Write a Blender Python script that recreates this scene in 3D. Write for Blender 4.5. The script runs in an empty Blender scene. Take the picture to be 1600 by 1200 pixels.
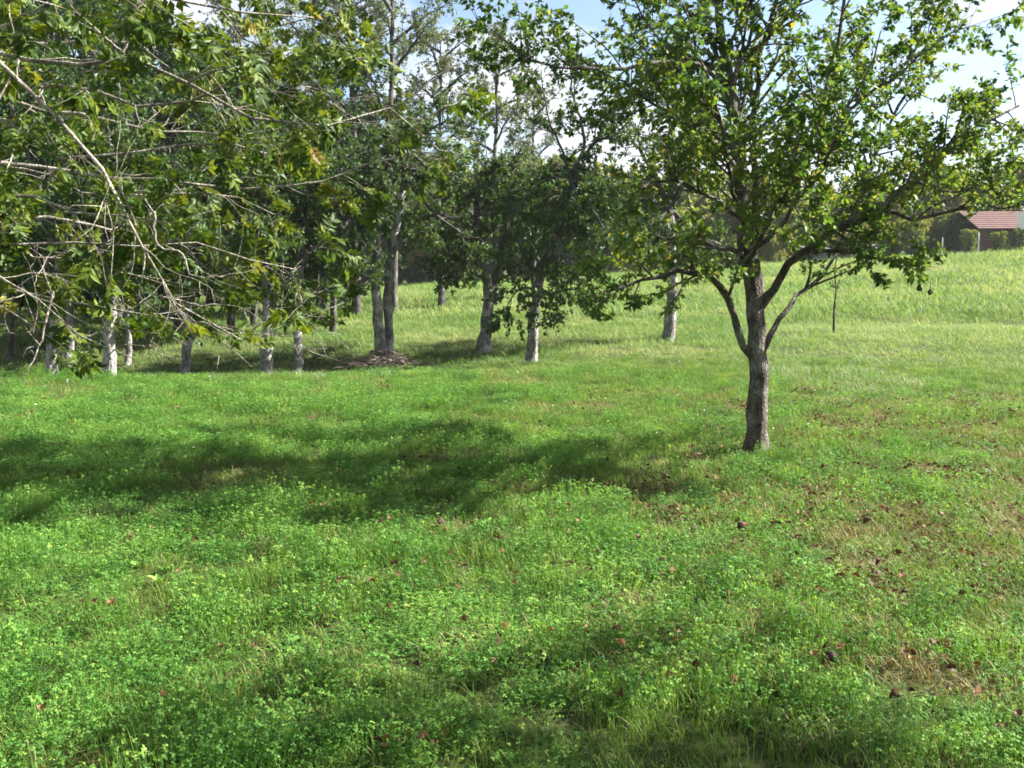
import bpy, math, random
import numpy as np
from mathutils import Vector, Matrix

scene = bpy.context.scene
COL = scene.collection
PI = math.pi

# ------------------------------------------------------------------ camera
F = 1443.0                      # focal length in pixels of the 1600 px wide photograph
CAM_H = 1.60
PITCH = math.atan(170.0 / F)
cam_data = bpy.data.cameras.new('camera')
cam_data.sensor_width = 36.0
cam_data.lens = 36.0 * F / 1600.0
cam_data.clip_start = 0.05
cam_data.clip_end = 3000.0
cam = bpy.data.objects.new('camera', cam_data)
COL.objects.link(cam)
cam.location = (0, 0, CAM_H)
cam.rotation_euler = (PI / 2 - PITCH, 0, 0)
scene.camera = cam

# ------------------------------------------------------------------ light
SUN_EL = math.radians(40.0)
SUN_ROT = math.radians(79.0)    # clockwise from +Y: the sun stands to the right, a little ahead
sun_dir = Vector((math.sin(SUN_ROT) * math.cos(SUN_EL), math.cos(SUN_ROT) * math.cos(SUN_EL), math.sin(SUN_EL)))
sl = bpy.data.lights.new('sun', 'SUN')
sl.energy = 5.0
sl.angle = math.radians(0.6)
sl.color = (1.0, 0.965, 0.90)
sun = bpy.data.objects.new('sun', sl)
COL.objects.link(sun)
sun.rotation_euler = (-sun_dir).to_track_quat('-Z', 'Y').to_euler()

world = bpy.data.worlds.new('World')
scene.world = world
world.use_nodes = True
wn, wl = world.node_tree.nodes, world.node_tree.links
wn.clear()
w_out = wn.new('ShaderNodeOutputWorld')
w_bg = wn.new('ShaderNodeBackground')
w_bg.inputs['Strength'].default_value = 0.05
sky = wn.new('ShaderNodeTexSky')
sky.sky_type = 'NISHITA'
sky.sun_disc = False
sky.sun_elevation = SUN_EL
sky.sun_rotation = SUN_ROT
sky.air_density = 1.0
sky.dust_density = 1.2
sky.ozone_density = 1.2
tc = wn.new('ShaderNodeTexCoord')
mp = wn.new('ShaderNodeMapping')
mp.inputs['Scale'].default_value = (1.0, 1.0, 2.2)
mp.inputs['Location'].default_value = (0.35, 0.1, 0.0)
cn = wn.new('ShaderNodeTexNoise')
cn.inputs['Scale'].default_value = 2.3
cn.inputs['Detail'].default_value = 7.0
cn.inputs['Roughness'].default_value = 0.55
cr = wn.new('ShaderNodeValToRGB')
cr.color_ramp.elements[0].position = 0.455
cr.color_ramp.elements[1].position = 0.545
cm = wn.new('ShaderNodeMix')
cm.data_type = 'RGBA'
cm.inputs[7].default_value = (4.8, 4.95, 5.2, 1)
wl.new(tc.outputs['Generated'], mp.inputs['Vector'])
wl.new(mp.outputs['Vector'], cn.inputs['Vector'])
wl.new(cn.outputs['Fac'], cr.inputs['Fac'])
wl.new(cr.outputs['Color'], cm.inputs[0])
wl.new(sky.outputs['Color'], cm.inputs[6])
wl.new(cm.outputs[2], w_bg.inputs['Color'])
wl.new(w_bg.outputs['Background'], w_out.inputs['Surface'])

vs = scene.view_settings
scene.display_settings.display_device = 'sRGB'
vs.view_transform = 'Standard'
vs.look = 'None'
vs.gamma = 1.0
vs.use_curve_mapping = False
vs.exposure = 2.25

scene.render.engine = 'CYCLES'
cy = scene.cycles
cy.max_bounces = 6
cy.diffuse_bounces = 3
cy.glossy_bounces = 2
cy.transmission_bounces = 4
cy.transparent_max_bounces = 4
cy.caustics_reflective = False
cy.caustics_refractive = False
cy.use_denoising = True
cy.pixel_filter_type = 'BLACKMAN_HARRIS'
cy.filter_width = 1.7

# ------------------------------------------------------------------ small tools
def smooth(a, b, v):
    t = np.clip((np.asarray(v, float) - a) / (b - a), 0, 1)
    return t * t * (3 - 2 * t)

def vnoise(x, y, scale, seed):
    rg = np.random.RandomState(seed)
    tab = rg.rand(256, 256)
    x = np.asarray(x, float) / scale + 1000.0
    y = np.asarray(y, float) / scale + 1000.0
    xi, yi = np.floor(x).astype(int), np.floor(y).astype(int)
    fx, fy = x - xi, y - yi
    fx = fx * fx * (3 - 2 * fx)
    fy = fy * fy * (3 - 2 * fy)
    g = lambda a, b: tab[a % 256, b % 256]
    return (g(xi, yi) * (1 - fx) + g(xi + 1, yi) * fx) * (1 - fy) + (g(xi, yi + 1) * (1 - fx) + g(xi + 1, yi + 1) * fx) * fy

def fbm(x, y, scale, seed, octv=3):
    s, a, t = 0, 1.0, 0
    for o in range(octv):
        s = s + a * vnoise(x, y, scale / 2 ** o, seed + o)
        t += a
        a *= 0.5
    return s / t

def height(x, y):
    x = np.asarray(x, float)
    y = np.asarray(y, float)
    far = np.clip(0.9 + 0.06 * (x + 4.0), -0.6, 3.6)
    z = far * smooth(14, 62, y) + 3.6 * smooth(74, 150, y)
    z = z - 0.42 * np.exp(-((y - 18.6) / 2.6) ** 2) * smooth(3.0, -4.0, x)
    z = z - 0.16 * np.exp(-((y - 26.0) / 1.6) ** 2) * smooth(4.0, 9.0, x)
    z = z + 0.10 * (fbm(x, y, 5.0, 11) - 0.5) * smooth(0, 6, np.abs(y) + np.abs(x))
    z = z + 0.05 * (fbm(x, y, 1.1, 21) - 0.5)
    return z

def ray(u, v):
    a, b = (u - 800.0) / F, (600.0 - v) / F
    cp, sp = math.cos(PITCH), math.sin(PITCH)
    return np.array([a, cp + b * sp, -sp + b * cp])

def P(u, v, Y):
    """The place at distance Y in front of the photographer seen at pixel (u, v) of the photograph."""
    d = ray(u, v)
    return np.array([0, 0, CAM_H]) + d * (Y / d[1])

def G(u, v):
    """The place on the ground seen at pixel (u, v)."""
    d = ray(u, v)
    ts = np.concatenate([np.arange(1.5, 30, 0.02), np.arange(30, 130, 0.1)])
    pts = np.array([0, 0, CAM_H])[None] + d[None] * ts[:, None]
    below = pts[:, 2] <= height(pts[:, 0], pts[:, 1])
    if not below.any():
        return pts[-1]
    return pts[int(np.argmax(below))]

def proj(p):
    p = np.asarray(p, float) - np.array([0, 0, CAM_H])
    cp, sp = math.cos(PITCH), math.sin(PITCH)
    fwd = p[..., 1] * cp - p[..., 2] * sp
    up = p[..., 1] * sp + p[..., 2] * cp
    return 800 + F * p[..., 0] / fwd, 600 - F * up / fwd, fwd

def link(o, parent=None):
    COL.objects.link(o)
    if parent is not None:
        o.parent = parent
    return o

def tag(o, label=None, cat=None, group=None, kind=None):
    if label: o['label'] = label
    if cat: o['category'] = cat
    if group: o['group'] = group
    if kind: o['kind'] = kind
    return o

def empty(name, loc):
    o = bpy.data.objects.new(name, None)
    o.empty_display_size = 0.2
    o.location = tuple(loc)
    return link(o)

def mesh_np(name, V, tris, mat, tint=None, smoothed=False, quads=None):
    V = np.asarray(V, np.float32)
    me = bpy.data.meshes.new(name)
    tris = np.asarray(tris, np.int32).reshape(-1, 3) if tris is not None and len(tris) else np.zeros((0, 3), np.int32)
    quads = np.asarray(quads, np.int32).reshape(-1, 4) if quads is not None and len(quads) else np.zeros((0, 4), np.int32)
    nl = tris.size + quads.size
    nf = len(tris) + len(quads)
    me.vertices.add(len(V))
    me.vertices.foreach_set('co', V.ravel())
    me.loops.add(nl)
    me.loops.foreach_set('vertex_index', np.concatenate([tris.ravel(), quads.ravel()]).astype(np.int32))
    me.polygons.add(nf)
    starts = np.concatenate([np.arange(len(tris)) * 3, tris.size + np.arange(len(quads)) * 4]).astype(np.int32)
    me.polygons.foreach_set('loop_start', starts)
    me.polygons.foreach_set('use_smooth', np.full(nf, smoothed))
    if tint is not None:
        at = me.attributes.new('tint', 'FLOAT', 'POINT')
        at.data.foreach_set('value', np.asarray(tint, np.float32))
    me.update(calc_edges=True)
    if mat is not None:
        me.materials.append(mat)
    return me

def obj(name, me, parent=None):
    return link(bpy.data.objects.new(name, me), parent)

# ------------------------------------------------------------------ materials
def new_mat(name):
    m = bpy.data.materials.new(name)
    m.use_nodes = True
    nt = m.node_tree
    nt.nodes.clear()
    out = nt.nodes.new('ShaderNodeOutputMaterial')
    return m, nt.nodes, nt.links, out

def set_ramp(r, stops):
    el = r.color_ramp.elements
    while len(el) > len(stops):
        el.remove(el[-1])
    while len(el) < len(stops):
        el.new(0.5)
    for e, (p, c) in zip(el, stops):
        e.position = p
        e.color = (c[0], c[1], c[2], 1)

def leaf_material(name, stops, transl=0.38, rough=0.5, spec=0.2, field=0.0, fscale=1.0, inst=0.0, tboost=1.5):
    m, n, l, out = new_mat(name)
    at = n.new('ShaderNodeAttribute'); at.attribute_name = 'tint'
    ramp = n.new('ShaderNodeValToRGB'); set_ramp(ramp, stops)
    fac = at.outputs['Fac']
    if field:
        geo = n.new('ShaderNodeNewGeometry')
        nz = n.new('ShaderNodeTexNoise'); nz.inputs['Scale'].default_value = fscale; nz.inputs['Detail'].default_value = 3
        l.new(geo.outputs['Position'], nz.inputs['Vector'])
        ma = n.new('ShaderNodeMath'); ma.operation = 'MULTIPLY_ADD'
        l.new(nz.outputs['Fac'], ma.inputs[0]); ma.inputs[1].default_value = field; ma.inputs[2].default_value = -0.5 * field
        ad = n.new('ShaderNodeMath'); ad.operation = 'ADD'
        l.new(fac, ad.inputs[0]); l.new(ma.outputs[0], ad.inputs[1]); fac = ad.outputs[0]
    if inst:
        oi = n.new('ShaderNodeObjectInfo')
        ma = n.new('ShaderNodeMath'); ma.operation = 'MULTIPLY_ADD'
        l.new(oi.outputs['Random'], ma.inputs[0]); ma.inputs[1].default_value = inst; ma.inputs[2].default_value = -0.5 * inst
        ad = n.new('ShaderNodeMath'); ad.operation = 'ADD'
        l.new(fac, ad.inputs[0]); l.new(ma.outputs[0], ad.inputs[1]); fac = ad.outputs[0]
    l.new(fac, ramp.inputs['Fac'])
    p = n.new('ShaderNodeBsdfPrincipled')
    p.inputs['Roughness'].default_value = rough
    p.inputs['Specular IOR Level'].default_value = spec
    l.new(ramp.outputs['Color'], p.inputs['Base Color'])
    tr = n.new('ShaderNodeBsdfTranslucent')
    bc = n.new('ShaderNodeMix'); bc.data_type = 'RGBA'; bc.blend_type = 'MULTIPLY'; bc.inputs[0].default_value = 1.0
    l.new(ramp.outputs['Color'], bc.inputs[6]); bc.inputs[7].default_value = (tboost * 1.1, tboost, tboost * 0.55, 1)
    l.new(bc.outputs[2], tr.inputs['Color'])
    mx = n.new('ShaderNodeMixShader'); mx.inputs[0].default_value = transl
    l.new(p.outputs[0], mx.inputs[1]); l.new(tr.outputs[0], mx.inputs[2])
    l.new(mx.outputs[0], out.inputs['Surface'])
    return m

def bark_material(name, dark, light, scale=14.0, bump=0.6, lichen=None):
    m, n, l, out = new_mat(name)
    tcn = n.new('ShaderNodeTexCoord')
    mpn = n.new('ShaderNodeMapping'); mpn.inputs['Scale'].default_value = (1, 1, 0.28)
    l.new(tcn.outputs['Object'], mpn.inputs['Vector'])
    nz = n.new('ShaderNodeTexNoise'); nz.inputs['Scale'].default_value = scale * 2; nz.inputs['Detail'].default_value = 6; nz.inputs['Roughness'].default_value = 0.65
    l.new(mpn.outputs['Vector'], nz.inputs['Vector'])
    vo = n.new('ShaderNodeTexVoronoi'); vo.feature = 'DISTANCE_TO_EDGE'; vo.inputs['Scale'].default_value = scale * 2.2
    wv = n.new('ShaderNodeTexNoise'); wv.inputs['Scale'].default_value = scale * 0.8; wv.inputs['Detail'].default_value = 3
    l.new(tcn.outputs['Object'], wv.inputs['Vector'])
    va = n.new('ShaderNodeVectorMath'); va.operation = 'SCALE'; va.inputs[3].default_value = 1.6 / scale
    l.new(wv.outputs['Color'], va.inputs[0])
    vb = n.new('ShaderNodeVectorMath'); vb.operation = 'ADD'
    l.new(mpn.outputs['Vector'], vb.inputs[0]); l.new(va.outputs[0], vb.inputs[1])
    l.new(vb.outputs[0], vo.inputs['Vector'])
    rp = n.new('ShaderNodeValToRGB'); set_ramp(rp, [(0.32, dark), (0.68, light)])
    l.new(nz.outputs['Fac'], rp.inputs['Fac'])
    col = rp.outputs['Color']
    if lichen:
        n2 = n.new('ShaderNodeTexNoise'); n2.inputs['Scale'].default_value = scale * 0.45; n2.inputs['Detail'].default_value = 5
        l.new(tcn.outputs['Object'], n2.inputs['Vector'])
        r2 = n.new('ShaderNodeValToRGB'); set_ramp(r2, [(0.48, (0, 0, 0)), (0.62, (1, 1, 1))])
        l.new(n2.outputs['Fac'], r2.inputs['Fac'])
        mxx = n.new('ShaderNodeMix'); mxx.data_type = 'RGBA'
        l.new(r2.outputs['Color'], mxx.inputs[0]); l.new(col, mxx.inputs[6]); mxx.inputs[7].default_value = (*lichen, 1)
        col = mxx.outputs[2]
    fr_ = n.new('ShaderNodeValToRGB'); set_ramp(fr_, [(0.02, (0.22, 0.20, 0.18)), (0.20, (1, 1, 1))])
    l.new(vo.outputs['Distance'], fr_.inputs['Fac'])
    fm = n.new('ShaderNodeMix'); fm.data_type = 'RGBA'; fm.blend_type = 'MULTIPLY'; fm.inputs[0].default_value = 0.6
    l.new(col, fm.inputs[6]); l.new(fr_.outputs['Color'], fm.inputs[7])
    col = fm.outputs[2]
    p = n.new('ShaderNodeBsdfPrincipled'); p.inputs['Roughness'].default_value = 0.9; p.inputs['Specular IOR Level'].default_value = 0.2
    l.new(col, p.inputs['Base Color'])
    sm = n.new('ShaderNodeMath'); sm.operation = 'MULTIPLY_ADD'
    l.new(vo.outputs['Distance'], sm.inputs[0]); sm.inputs[1].default_value = 1.5; l.new(nz.outputs['Fac'], sm.inputs[2])
    bp = n.new('ShaderNodeBump'); bp.inputs['Strength'].default_value = bump; bp.inputs['Distance'].default_value = 0.02
    l.new(sm.outputs[0], bp.inputs['Height'])
    l.new(bp.outputs[0], p.inputs['Normal'])
    l.new(p.outputs[0], out.inputs['Surface'])
    return m

def plain_material(name, c1, c2, scale=8.0, rough=0.8, bump=0.2):
    m, n, l, out = new_mat(name)
    tcn = n.new('ShaderNodeTexCoord')
    nz = n.new('ShaderNodeTexNoise'); nz.inputs['Scale'].default_value = scale; nz.inputs['Detail'].default_value = 5
    l.new(tcn.outputs['Object'], nz.inputs['Vector'])
    rp = n.new('ShaderNodeValToRGB'); set_ramp(rp, [(0.35, c1), (0.65, c2)])
    l.new(nz.outputs['Fac'], rp.inputs['Fac'])
    p = n.new('ShaderNodeBsdfPrincipled'); p.inputs['Roughness'].default_value = rough
    l.new(rp.outputs['Color'], p.inputs['Base Color'])
    bp = n.new('ShaderNodeBump'); bp.inputs['Strength'].default_value = bump; bp.inputs['Distance'].default_value = 0.01
    l.new(nz.outputs['Fac'], bp.inputs['Height']); l.new(bp.outputs[0], p.inputs['Normal'])
    l.new(p.outputs[0], out.inputs['Surface'])
    return m

M = {}
M['pear_leaf'] = leaf_material('pear_leaf', [(0.0, (0.020, 0.055, 0.010)), (0.45, (0.052, 0.115, 0.018)), (0.8, (0.130, 0.190, 0.026)), (1.0, (0.24, 0.23, 0.03))], transl=0.38)
M['walnut_leaf'] = leaf_material('walnut_leaf', [(0.0, (0.012, 0.030, 0.005)), (0.4, (0.042, 0.082, 0.008)), (0.72, (0.115, 0.150, 0.012)), (0.92, (0.21, 0.17, 0.024)), (1.0, (0.13, 0.065, 0.02))], transl=0.34)
M['orchard_leaf'] = leaf_material('orchard_leaf', [(0.0, (0.018, 0.045, 0.012)), (0.5, (0.040, 0.085, 0.018)), (0.85, (0.085, 0.125, 0.025)), (1.0, (0.16, 0.13, 0.03))], transl=0.34)
M['wispy_leaf'] = leaf_material('wispy_leaf', [(0.0, (0.045, 0.070, 0.035)), (0.5, (0.085, 0.12, 0.055)), (1.0, (0.15, 0.16, 0.07))], transl=0.36)
M['hedge_leaf'] = leaf_material('hedge_leaf', [(0.0, (0.050, 0.095, 0.018)), (0.5, (0.110, 0.175, 0.032)), (0.85, (0.19, 0.22, 0.045)), (1.0, (0.26, 0.20, 0.05))], transl=0.42)
M['clover_leaf'] = leaf_material('clover_leaf', [(0.0, (0.020, 0.066, 0.009)), (0.45, (0.068, 0.176, 0.028)), (0.8, (0.145, 0.275, 0.050)), (1.0, (0.23, 0.33, 0.06))], transl=0.36, rough=0.6, spec=0.18, field=0.9, fscale=1.6, inst=0.5)
M['grass_blade'] = leaf_material('grass_blade', [(0.0, (0.028, 0.066, 0.010)), (0.5, (0.095, 0.178, 0.027)), (0.8, (0.155, 0.235, 0.048)), (1.0, (0.29, 0.25, 0.10))], transl=0.36, spec=0.18, rough=0.6, field=0.8, fscale=0.7, inst=0.3)
M['meadow_blade'] = leaf_material('meadow_blade', [(0.0, (0.055, 0.125, 0.026)), (0.45, (0.135, 0.220, 0.062)), (0.75, (0.225, 0.290, 0.115)), (1.0, (0.33, 0.29, 0.17))], transl=0.36, spec=0.18, rough=0.6, field=1.3, fscale=0.3, inst=0.35)
M['dry_blade'] = leaf_material('dry_blade', [(0.0, (0.10, 0.085, 0.03)), (0.5, (0.20, 0.165, 0.065)), (1.0, (0.36, 0.31, 0.16))], transl=0.25, rough=0.6, tboost=1.1, inst=0.3)
M['pale_blade'] = leaf_material('pale_blade', [(0.0, (0.11, 0.20, 0.07)), (0.5, (0.19, 0.28, 0.13)), (1.0, (0.36, 0.42, 0.27))], transl=0.3, rough=0.55, tboost=1.1, inst=0.3)
M['petal'] = leaf_material('petal', [(0.0, (0.8, 0.8, 0.78)), (1.0, (0.85, 0.85, 0.8))], transl=0.2, tboost=1.0)
M['brown_leaf'] = leaf_material('brown_leaf', [(0.0, (0.030, 0.012, 0.009)), (0.4, (0.090, 0.042, 0.020)), (0.75, (0.16, 0.088, 0.038)), (1.0, (0.20, 0.115, 0.06))], transl=0.15, rough=0.6, tboost=1.0)
M['pear_bark'] = bark_material('pear_bark', (0.035, 0.028, 0.022), (0.15, 0.125, 0.10), 13, 1.0, lichen=(0.21, 0.20, 0.17))
M['walnut_bark'] = bark_material('walnut_bark', (0.11, 0.09, 0.07), (0.33, 0.29, 0.235), 22, 0.5, lichen=(0.42, 0.39, 0.32))
M['orchard_bark'] = bark_material('orchard_bark', (0.08, 0.07, 0.062), (0.32, 0.30, 0.27), 9, 0.9, lichen=(0.46, 0.45, 0.42))
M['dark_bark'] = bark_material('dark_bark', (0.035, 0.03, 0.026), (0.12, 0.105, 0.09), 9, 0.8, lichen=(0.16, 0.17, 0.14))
M['pale_bark'] = bark_material('pale_bark', (0.12, 0.11, 0.10), (0.50, 0.48, 0.44), 9, 0.9)
M['stick'] = bark_material('stick', (0.12, 0.09, 0.07), (0.32, 0.26, 0.21), 25, 0.3)
M['fruit_skin'] = plain_material('fruit_skin', (0.03, 0.024, 0.014), (0.07, 0.055, 0.022), 30, 0.7)
M['windfall'] = plain_material('windfall', (0.022, 0.008, 0.008), (0.075, 0.026, 0.018), 60, 0.85)

# ------------------------------------------------------------------ ground
def build_ground():
    xs = np.concatenate([-np.geomspace(420, 14, 34), np.arange(-13.75, 13.8, 0.25), np.geomspace(14, 420, 34)])
    ys = np.concatenate([-np.geomspace(300, 3, 20), np.arange(-2.75, 32, 0.25), np.geomspace(32.2, 900, 70)])
    X, Y = np.meshgrid(xs, ys)
    Z = height(X, Y)
    V = np.stack([X, Y, Z], -1).reshape(-1, 3)
    nx, ny = len(xs), len(ys)
    i = np.arange(nx * ny).reshape(ny, nx)
    q = np.stack([i[:-1, :-1], i[:-1, 1:], i[1:, 1:], i[1:, :-1]], -1).reshape(-1, 4)
    m, n, l, out = new_mat('meadow_soil')
    geo = n.new('ShaderNodeNewGeometry')
    a = n.new('ShaderNodeTexNoise'); a.inputs['Scale'].default_value = 0.6; a.inputs['Detail'].default_value = 6
    b = n.new('ShaderNodeTexNoise'); b.inputs['Scale'].default_value = 14; b.inputs['Detail'].default_value = 8; b.inputs['Roughness'].default_value = 0.7
    l.new(geo.outputs['Position'], a.inputs['Vector']); l.new(geo.outputs['Position'], b.inputs['Vector'])
    r1 = n.new('ShaderNodeValToRGB'); set_ramp(r1, [(0.3, (0.022, 0.036, 0.010)), (0.55, (0.042, 0.060, 0.016)), (0.75, (0.07, 0.07, 0.03))])
    r2 = n.new('ShaderNodeValToRGB'); set_ramp(r2, [(0.38, (0.020, 0.016, 0.010)), (0.5, (0.040, 0.055, 0.014)), (0.66, (0.12, 0.11, 0.05))])
    l.new(a.outputs['Fac'], r1.inputs['Fac']); l.new(b.outputs['Fac'], r2.inputs['Fac'])
    mx = n.new('ShaderNodeMix'); mx.data_type = 'RGBA'; mx.inputs[0].default_value = 0.55
    l.new(r1.outputs['Color'], mx.inputs[6]); l.new(r2.outputs['Color'], mx.inputs[7])
    p = n.new('ShaderNodeBsdfPrincipled'); p.inputs['Roughness'].default_value = 0.95; p.inputs['Specular IOR Level'].default_value = 0.1
    l.new(mx.outputs[2], p.inputs['Base Color'])
    bp = n.new('ShaderNodeBump'); bp.inputs['Strength'].default_value = 0.8; bp.inputs['Distance'].default_value = 0.05
    l.new(b.outputs['Fac'], bp.inputs['Height']); l.new(bp.outputs[0], p.inputs['Normal'])
    l.new(p.outputs[0], out.inputs['Surface'])
    o = obj('meadow_ground', mesh_np('meadow_ground', V, None, m, smoothed=True, quads=q))
    tag(o, kind='structure')
build_ground()

# ------------------------------------------------------------------ tree kit
def unit(v):
    return v / np.maximum(np.linalg.norm(v, axis=-1, keepdims=True), 1e-9)

def resample(pts, n, rg=None, wob=0.0):
    """Catmull-Rom through pts, n evenly spaced points, with a little natural wander."""
    p = np.asarray(pts, float)
    e = np.vstack([2 * p[0] - p[1], p, 2 * p[-1] - p[-2]])
    out = []
    for k in range(len(p) - 1):
        a, b, c, d = e[k], e[k + 1], e[k + 2], e[k + 3]
        for t in np.linspace(0, 1, 8, endpoint=False):
            out.append(0.5 * ((2 * b) + (c - a) * t + (2 * a - 5 * b + 4 * c - d) * t * t + (3 * b - a - 3 * c + d) * t ** 3))
    out.append(p[-1])
    out = np.array(out)
    s = np.concatenate([[0], np.cumsum(np.linalg.norm(np.diff(out, axis=0), axis=1))])
    q = np.linspace(0, s[-1], n)
    r = np.stack([np.interp(q, s, out[:, k]) for k in range(3)], -1)
    if rg is not None and wob:
        w = rg.normal(size=(n, 3)) * wob * s[-1]
        w[0] = 0
        r = r + w
    return r

def tube_arrays(Pt, R, sides, rough=None):
    """Pt (M,N,3), R (M,N) -> vertices, quads, tris of M tapered tubes closed at the tip."""
    Pt = np.asarray(Pt, float)
    R = np.asarray(R, float)
    Mn, N, _ = Pt.shape
    T = unit(np.gradient(Pt, axis=1))
    over = unit(Pt[:, -1] - Pt[:, 0])
    ax = np.argmin(np.abs(over), axis=1)
    ref = np.eye(3)[ax][:, None, :]
    n1 = unit(np.cross(T, ref))
    n2 = np.cross(T, n1)
    a = np.arange(sides) / sides * 2 * PI
    rr = R[:, :, None] * np.ones(sides)[None, None]
    if rough is not None:
        rr = rr * rough
    V = Pt[:, :, None, :] + rr[..., None] * (np.cos(a)[None, None, :, None] * n1[:, :, None, :] + np.sin(a)[None, None, :, None] * n2[:, :, None, :])
    idx = np.arange(Mn * N * sides).reshape(Mn, N, sides)
    r = np.roll(idx, -1, axis=2)
    Q = np.stack([idx[:, :-1], r[:, :-1], r[:, 1:], idx[:, 1:]], -1).reshape(-1, 4)
    V = V.reshape(-1, 3)
    tip = Pt[:, -1] + T[:, -1] * R[:, -1:]
    base = len(V)
    ti = (base + np.arange(Mn))[:, None] * np.ones(sides, int)[None]
    Tr = np.stack([idx[:, -1], r[:, -1], ti], -1).reshape(-1, 3)
    return np.vstack([V, tip]), Q, Tr

def tubes_mesh(name, batches, mat):
    VV, QQ, TT, off = [], [], [], 0
    for Pt, R, sides in batches:
        V, Q, T = tube_arrays(Pt, R, sides)
        VV.append(V); QQ.append(Q + off); TT.append(T + off)
        off += len(V)
    return mesh_np(name, np.vstack(VV), np.vstack(TT), mat, smoothed=True, quads=np.vstack(QQ))

def trunk_mesh(name, pts, rad, mat, sides=14, seed=0, flare=1.35):
    """One knobbly trunk or limb with a root flare at its foot."""
    n = len(pts)
    rg = np.random.RandomState(seed)
    rr = np.asarray(rad, float).copy()
    if flare > 1:
        h = np.linalg.norm(pts - pts[0], axis=1)
        rr = rr * (1 + (flare - 1) * np.exp(-h / (rr[0] * 1.6)))
    a = np.arange(sides) / sides * 2 * PI
    ph = rg.rand(6) * 6.28
    s = np.linspace(0, 1, n)[:, None]
    rough = 1 + 0.07 * np.sin(3 * a[None] + ph[0] + 5 * s) + 0.05 * np.sin(5 * a[None] + ph[1] - 9 * s) + 0.05 * rg.normal(size=(n, sides))
    rough = rough * (1 + 0.06 * rg.normal(size=(n, 1)))
    V, Q, T = tube_arrays(pts[None], rr[None], sides, rough[None])
    return mesh_np(name, V, T, mat, smoothed=True, quads=Q)

def spawn(rg, Pt, R, per, length, ang=(35, 65), up=0.1, t0=0.2, nseg=5, wob=0.22, grav=0.0, rk=0.6, tip=0.35, shrink=0.45, rmin=0.0015):
    """Side shoots on every branch of Pt (M,N,3)."""
    Mn, N, _ = Pt.shape
    per = np.broadcast_to(np.asarray(per), (Mn,)).astype(int)
    idx = np.repeat(np.arange(Mn), per)
    m = len(idx)
    t = t0 + (1 - t0) * rg.rand(m) ** 0.85
    f = t * (N - 1)
    i = np.clip(f.astype(int), 0, N - 2)
    w = (f - i)[:, None]
    pos = Pt[idx, i] * (1 - w) + Pt[idx, i + 1] * w
    tan = unit(Pt[idx, i + 1] - Pt[idx, i])
    r0 = (R[idx, i] * (1 - w[:, 0]) + R[idx, i + 1] * w[:, 0]) * rk
    perp = unit(np.cross(tan, rg.normal(size=(m, 3))))
    a = np.radians(ang[0] + (ang[1] - ang[0]) * rg.rand(m))[:, None]
    d = np.cos(a) * tan + np.sin(a) * perp
    d[:, 2] += up
    d = unit(d)
    ln = (length[0] + (length[1] - length[0]) * rg.rand(m)) * (1 - shrink * t)
    out = np.zeros((m, nseg + 1, 3))
    out[:, 0] = pos
    p = pos.copy()
    for k in range(nseg):
        d = unit(d + wob * rg.normal(size=(m, 3)) * 0.7 + np.array([0, 0, grav]))
        p = p + d * (ln / nseg)[:, None]
        out[:, k + 1] = p
    r0 = np.maximum(np.minimum(r0, ln * 0.022 + 0.001), rmin)
    rad = r0[:, None] * np.linspace(1, tip, nseg + 1)[None]
    return out, rad

DIAMOND = (np.array([[0, 0, 0], [-.30, .42, .07], [0, 1, -.05], [.30, .42, .07]]), np.array([[0, 2, 1], [0, 3, 2]]))
def _ovate(wd=0.27, fold=0.07):
    v = [[0, 0, 0], [-wd * .82, .24, fold * .8], [-wd, .5, fold], [-wd * .6, .78, fold * .4], [0, 1, -.10], [wd * .6, .78, fold * .4], [wd, .5, fold], [wd * .82, .24, fold * .8], [0, .26, 0], [0, .52, -.01], [0, .78, -.04]]
    t = [[0, 8, 1], [1, 8, 9], [1, 9, 2], [2, 9, 10], [2, 10, 3], [3, 10, 4], [0, 7, 8], [7, 9, 8], [7, 6, 9], [6, 10, 9], [6, 5, 10], [5, 4, 10]]
    return np.array(v, float), np.array(t)
OVATE = _ovate()

def _compound(leaflet, rg, pairs=3):
    """A feathered leaf: stalk with paired leaflets and one at the tip, unit length."""
    V, T = [], []
    off = 0
    w = 0.008
    V.append(np.array([[-w, 0, 0], [w, 0, 0], [w, .62, -.05], [-w, .62, -.05]])); T.append(np.array([[0, 1, 2], [0, 2, 3]])); off = 4
    spots = []
    for k in range(pairs):
        y = 0.22 + 0.40 * k / (pairs - 1)
        for s in (-1, 1):
            spots.append((y + rg.uniform(-.02, .02), s * math.radians(rg.uniform(52, 74)), 0.34 + 0.05 * k))
    spots.append((0.62, rg.uniform(-.15, .15), 0.42))
    for y, a, ln in spots:
        v = leaflet[0] * ln
        c, s = math.cos(-a), math.sin(-a)
        dr = rg.uniform(-0.5, 0.05)
        x, yy, z = v[:, 0], v[:, 1], v[:, 2] + v[:, 1] * dr
        tw = rg.uniform(-.5, .5)
        z = z + x * tw
        V.append(np.stack([x * c - yy * s, x * s + yy * c + y, z - 0.08 * y], -1)); T.append(leaflet[1] + off)
        off += len(v)
    return np.vstack(V), np.vstack(T)
_rg = np.random.RandomState(5)
COMPOUND_FAR = [_compound(DIAMOND, _rg) for _ in range(3)]
COMPOUND_NEAR = [_compound(_ovate(0.20, 0.05), _rg) for _ in range(8)]

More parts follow.
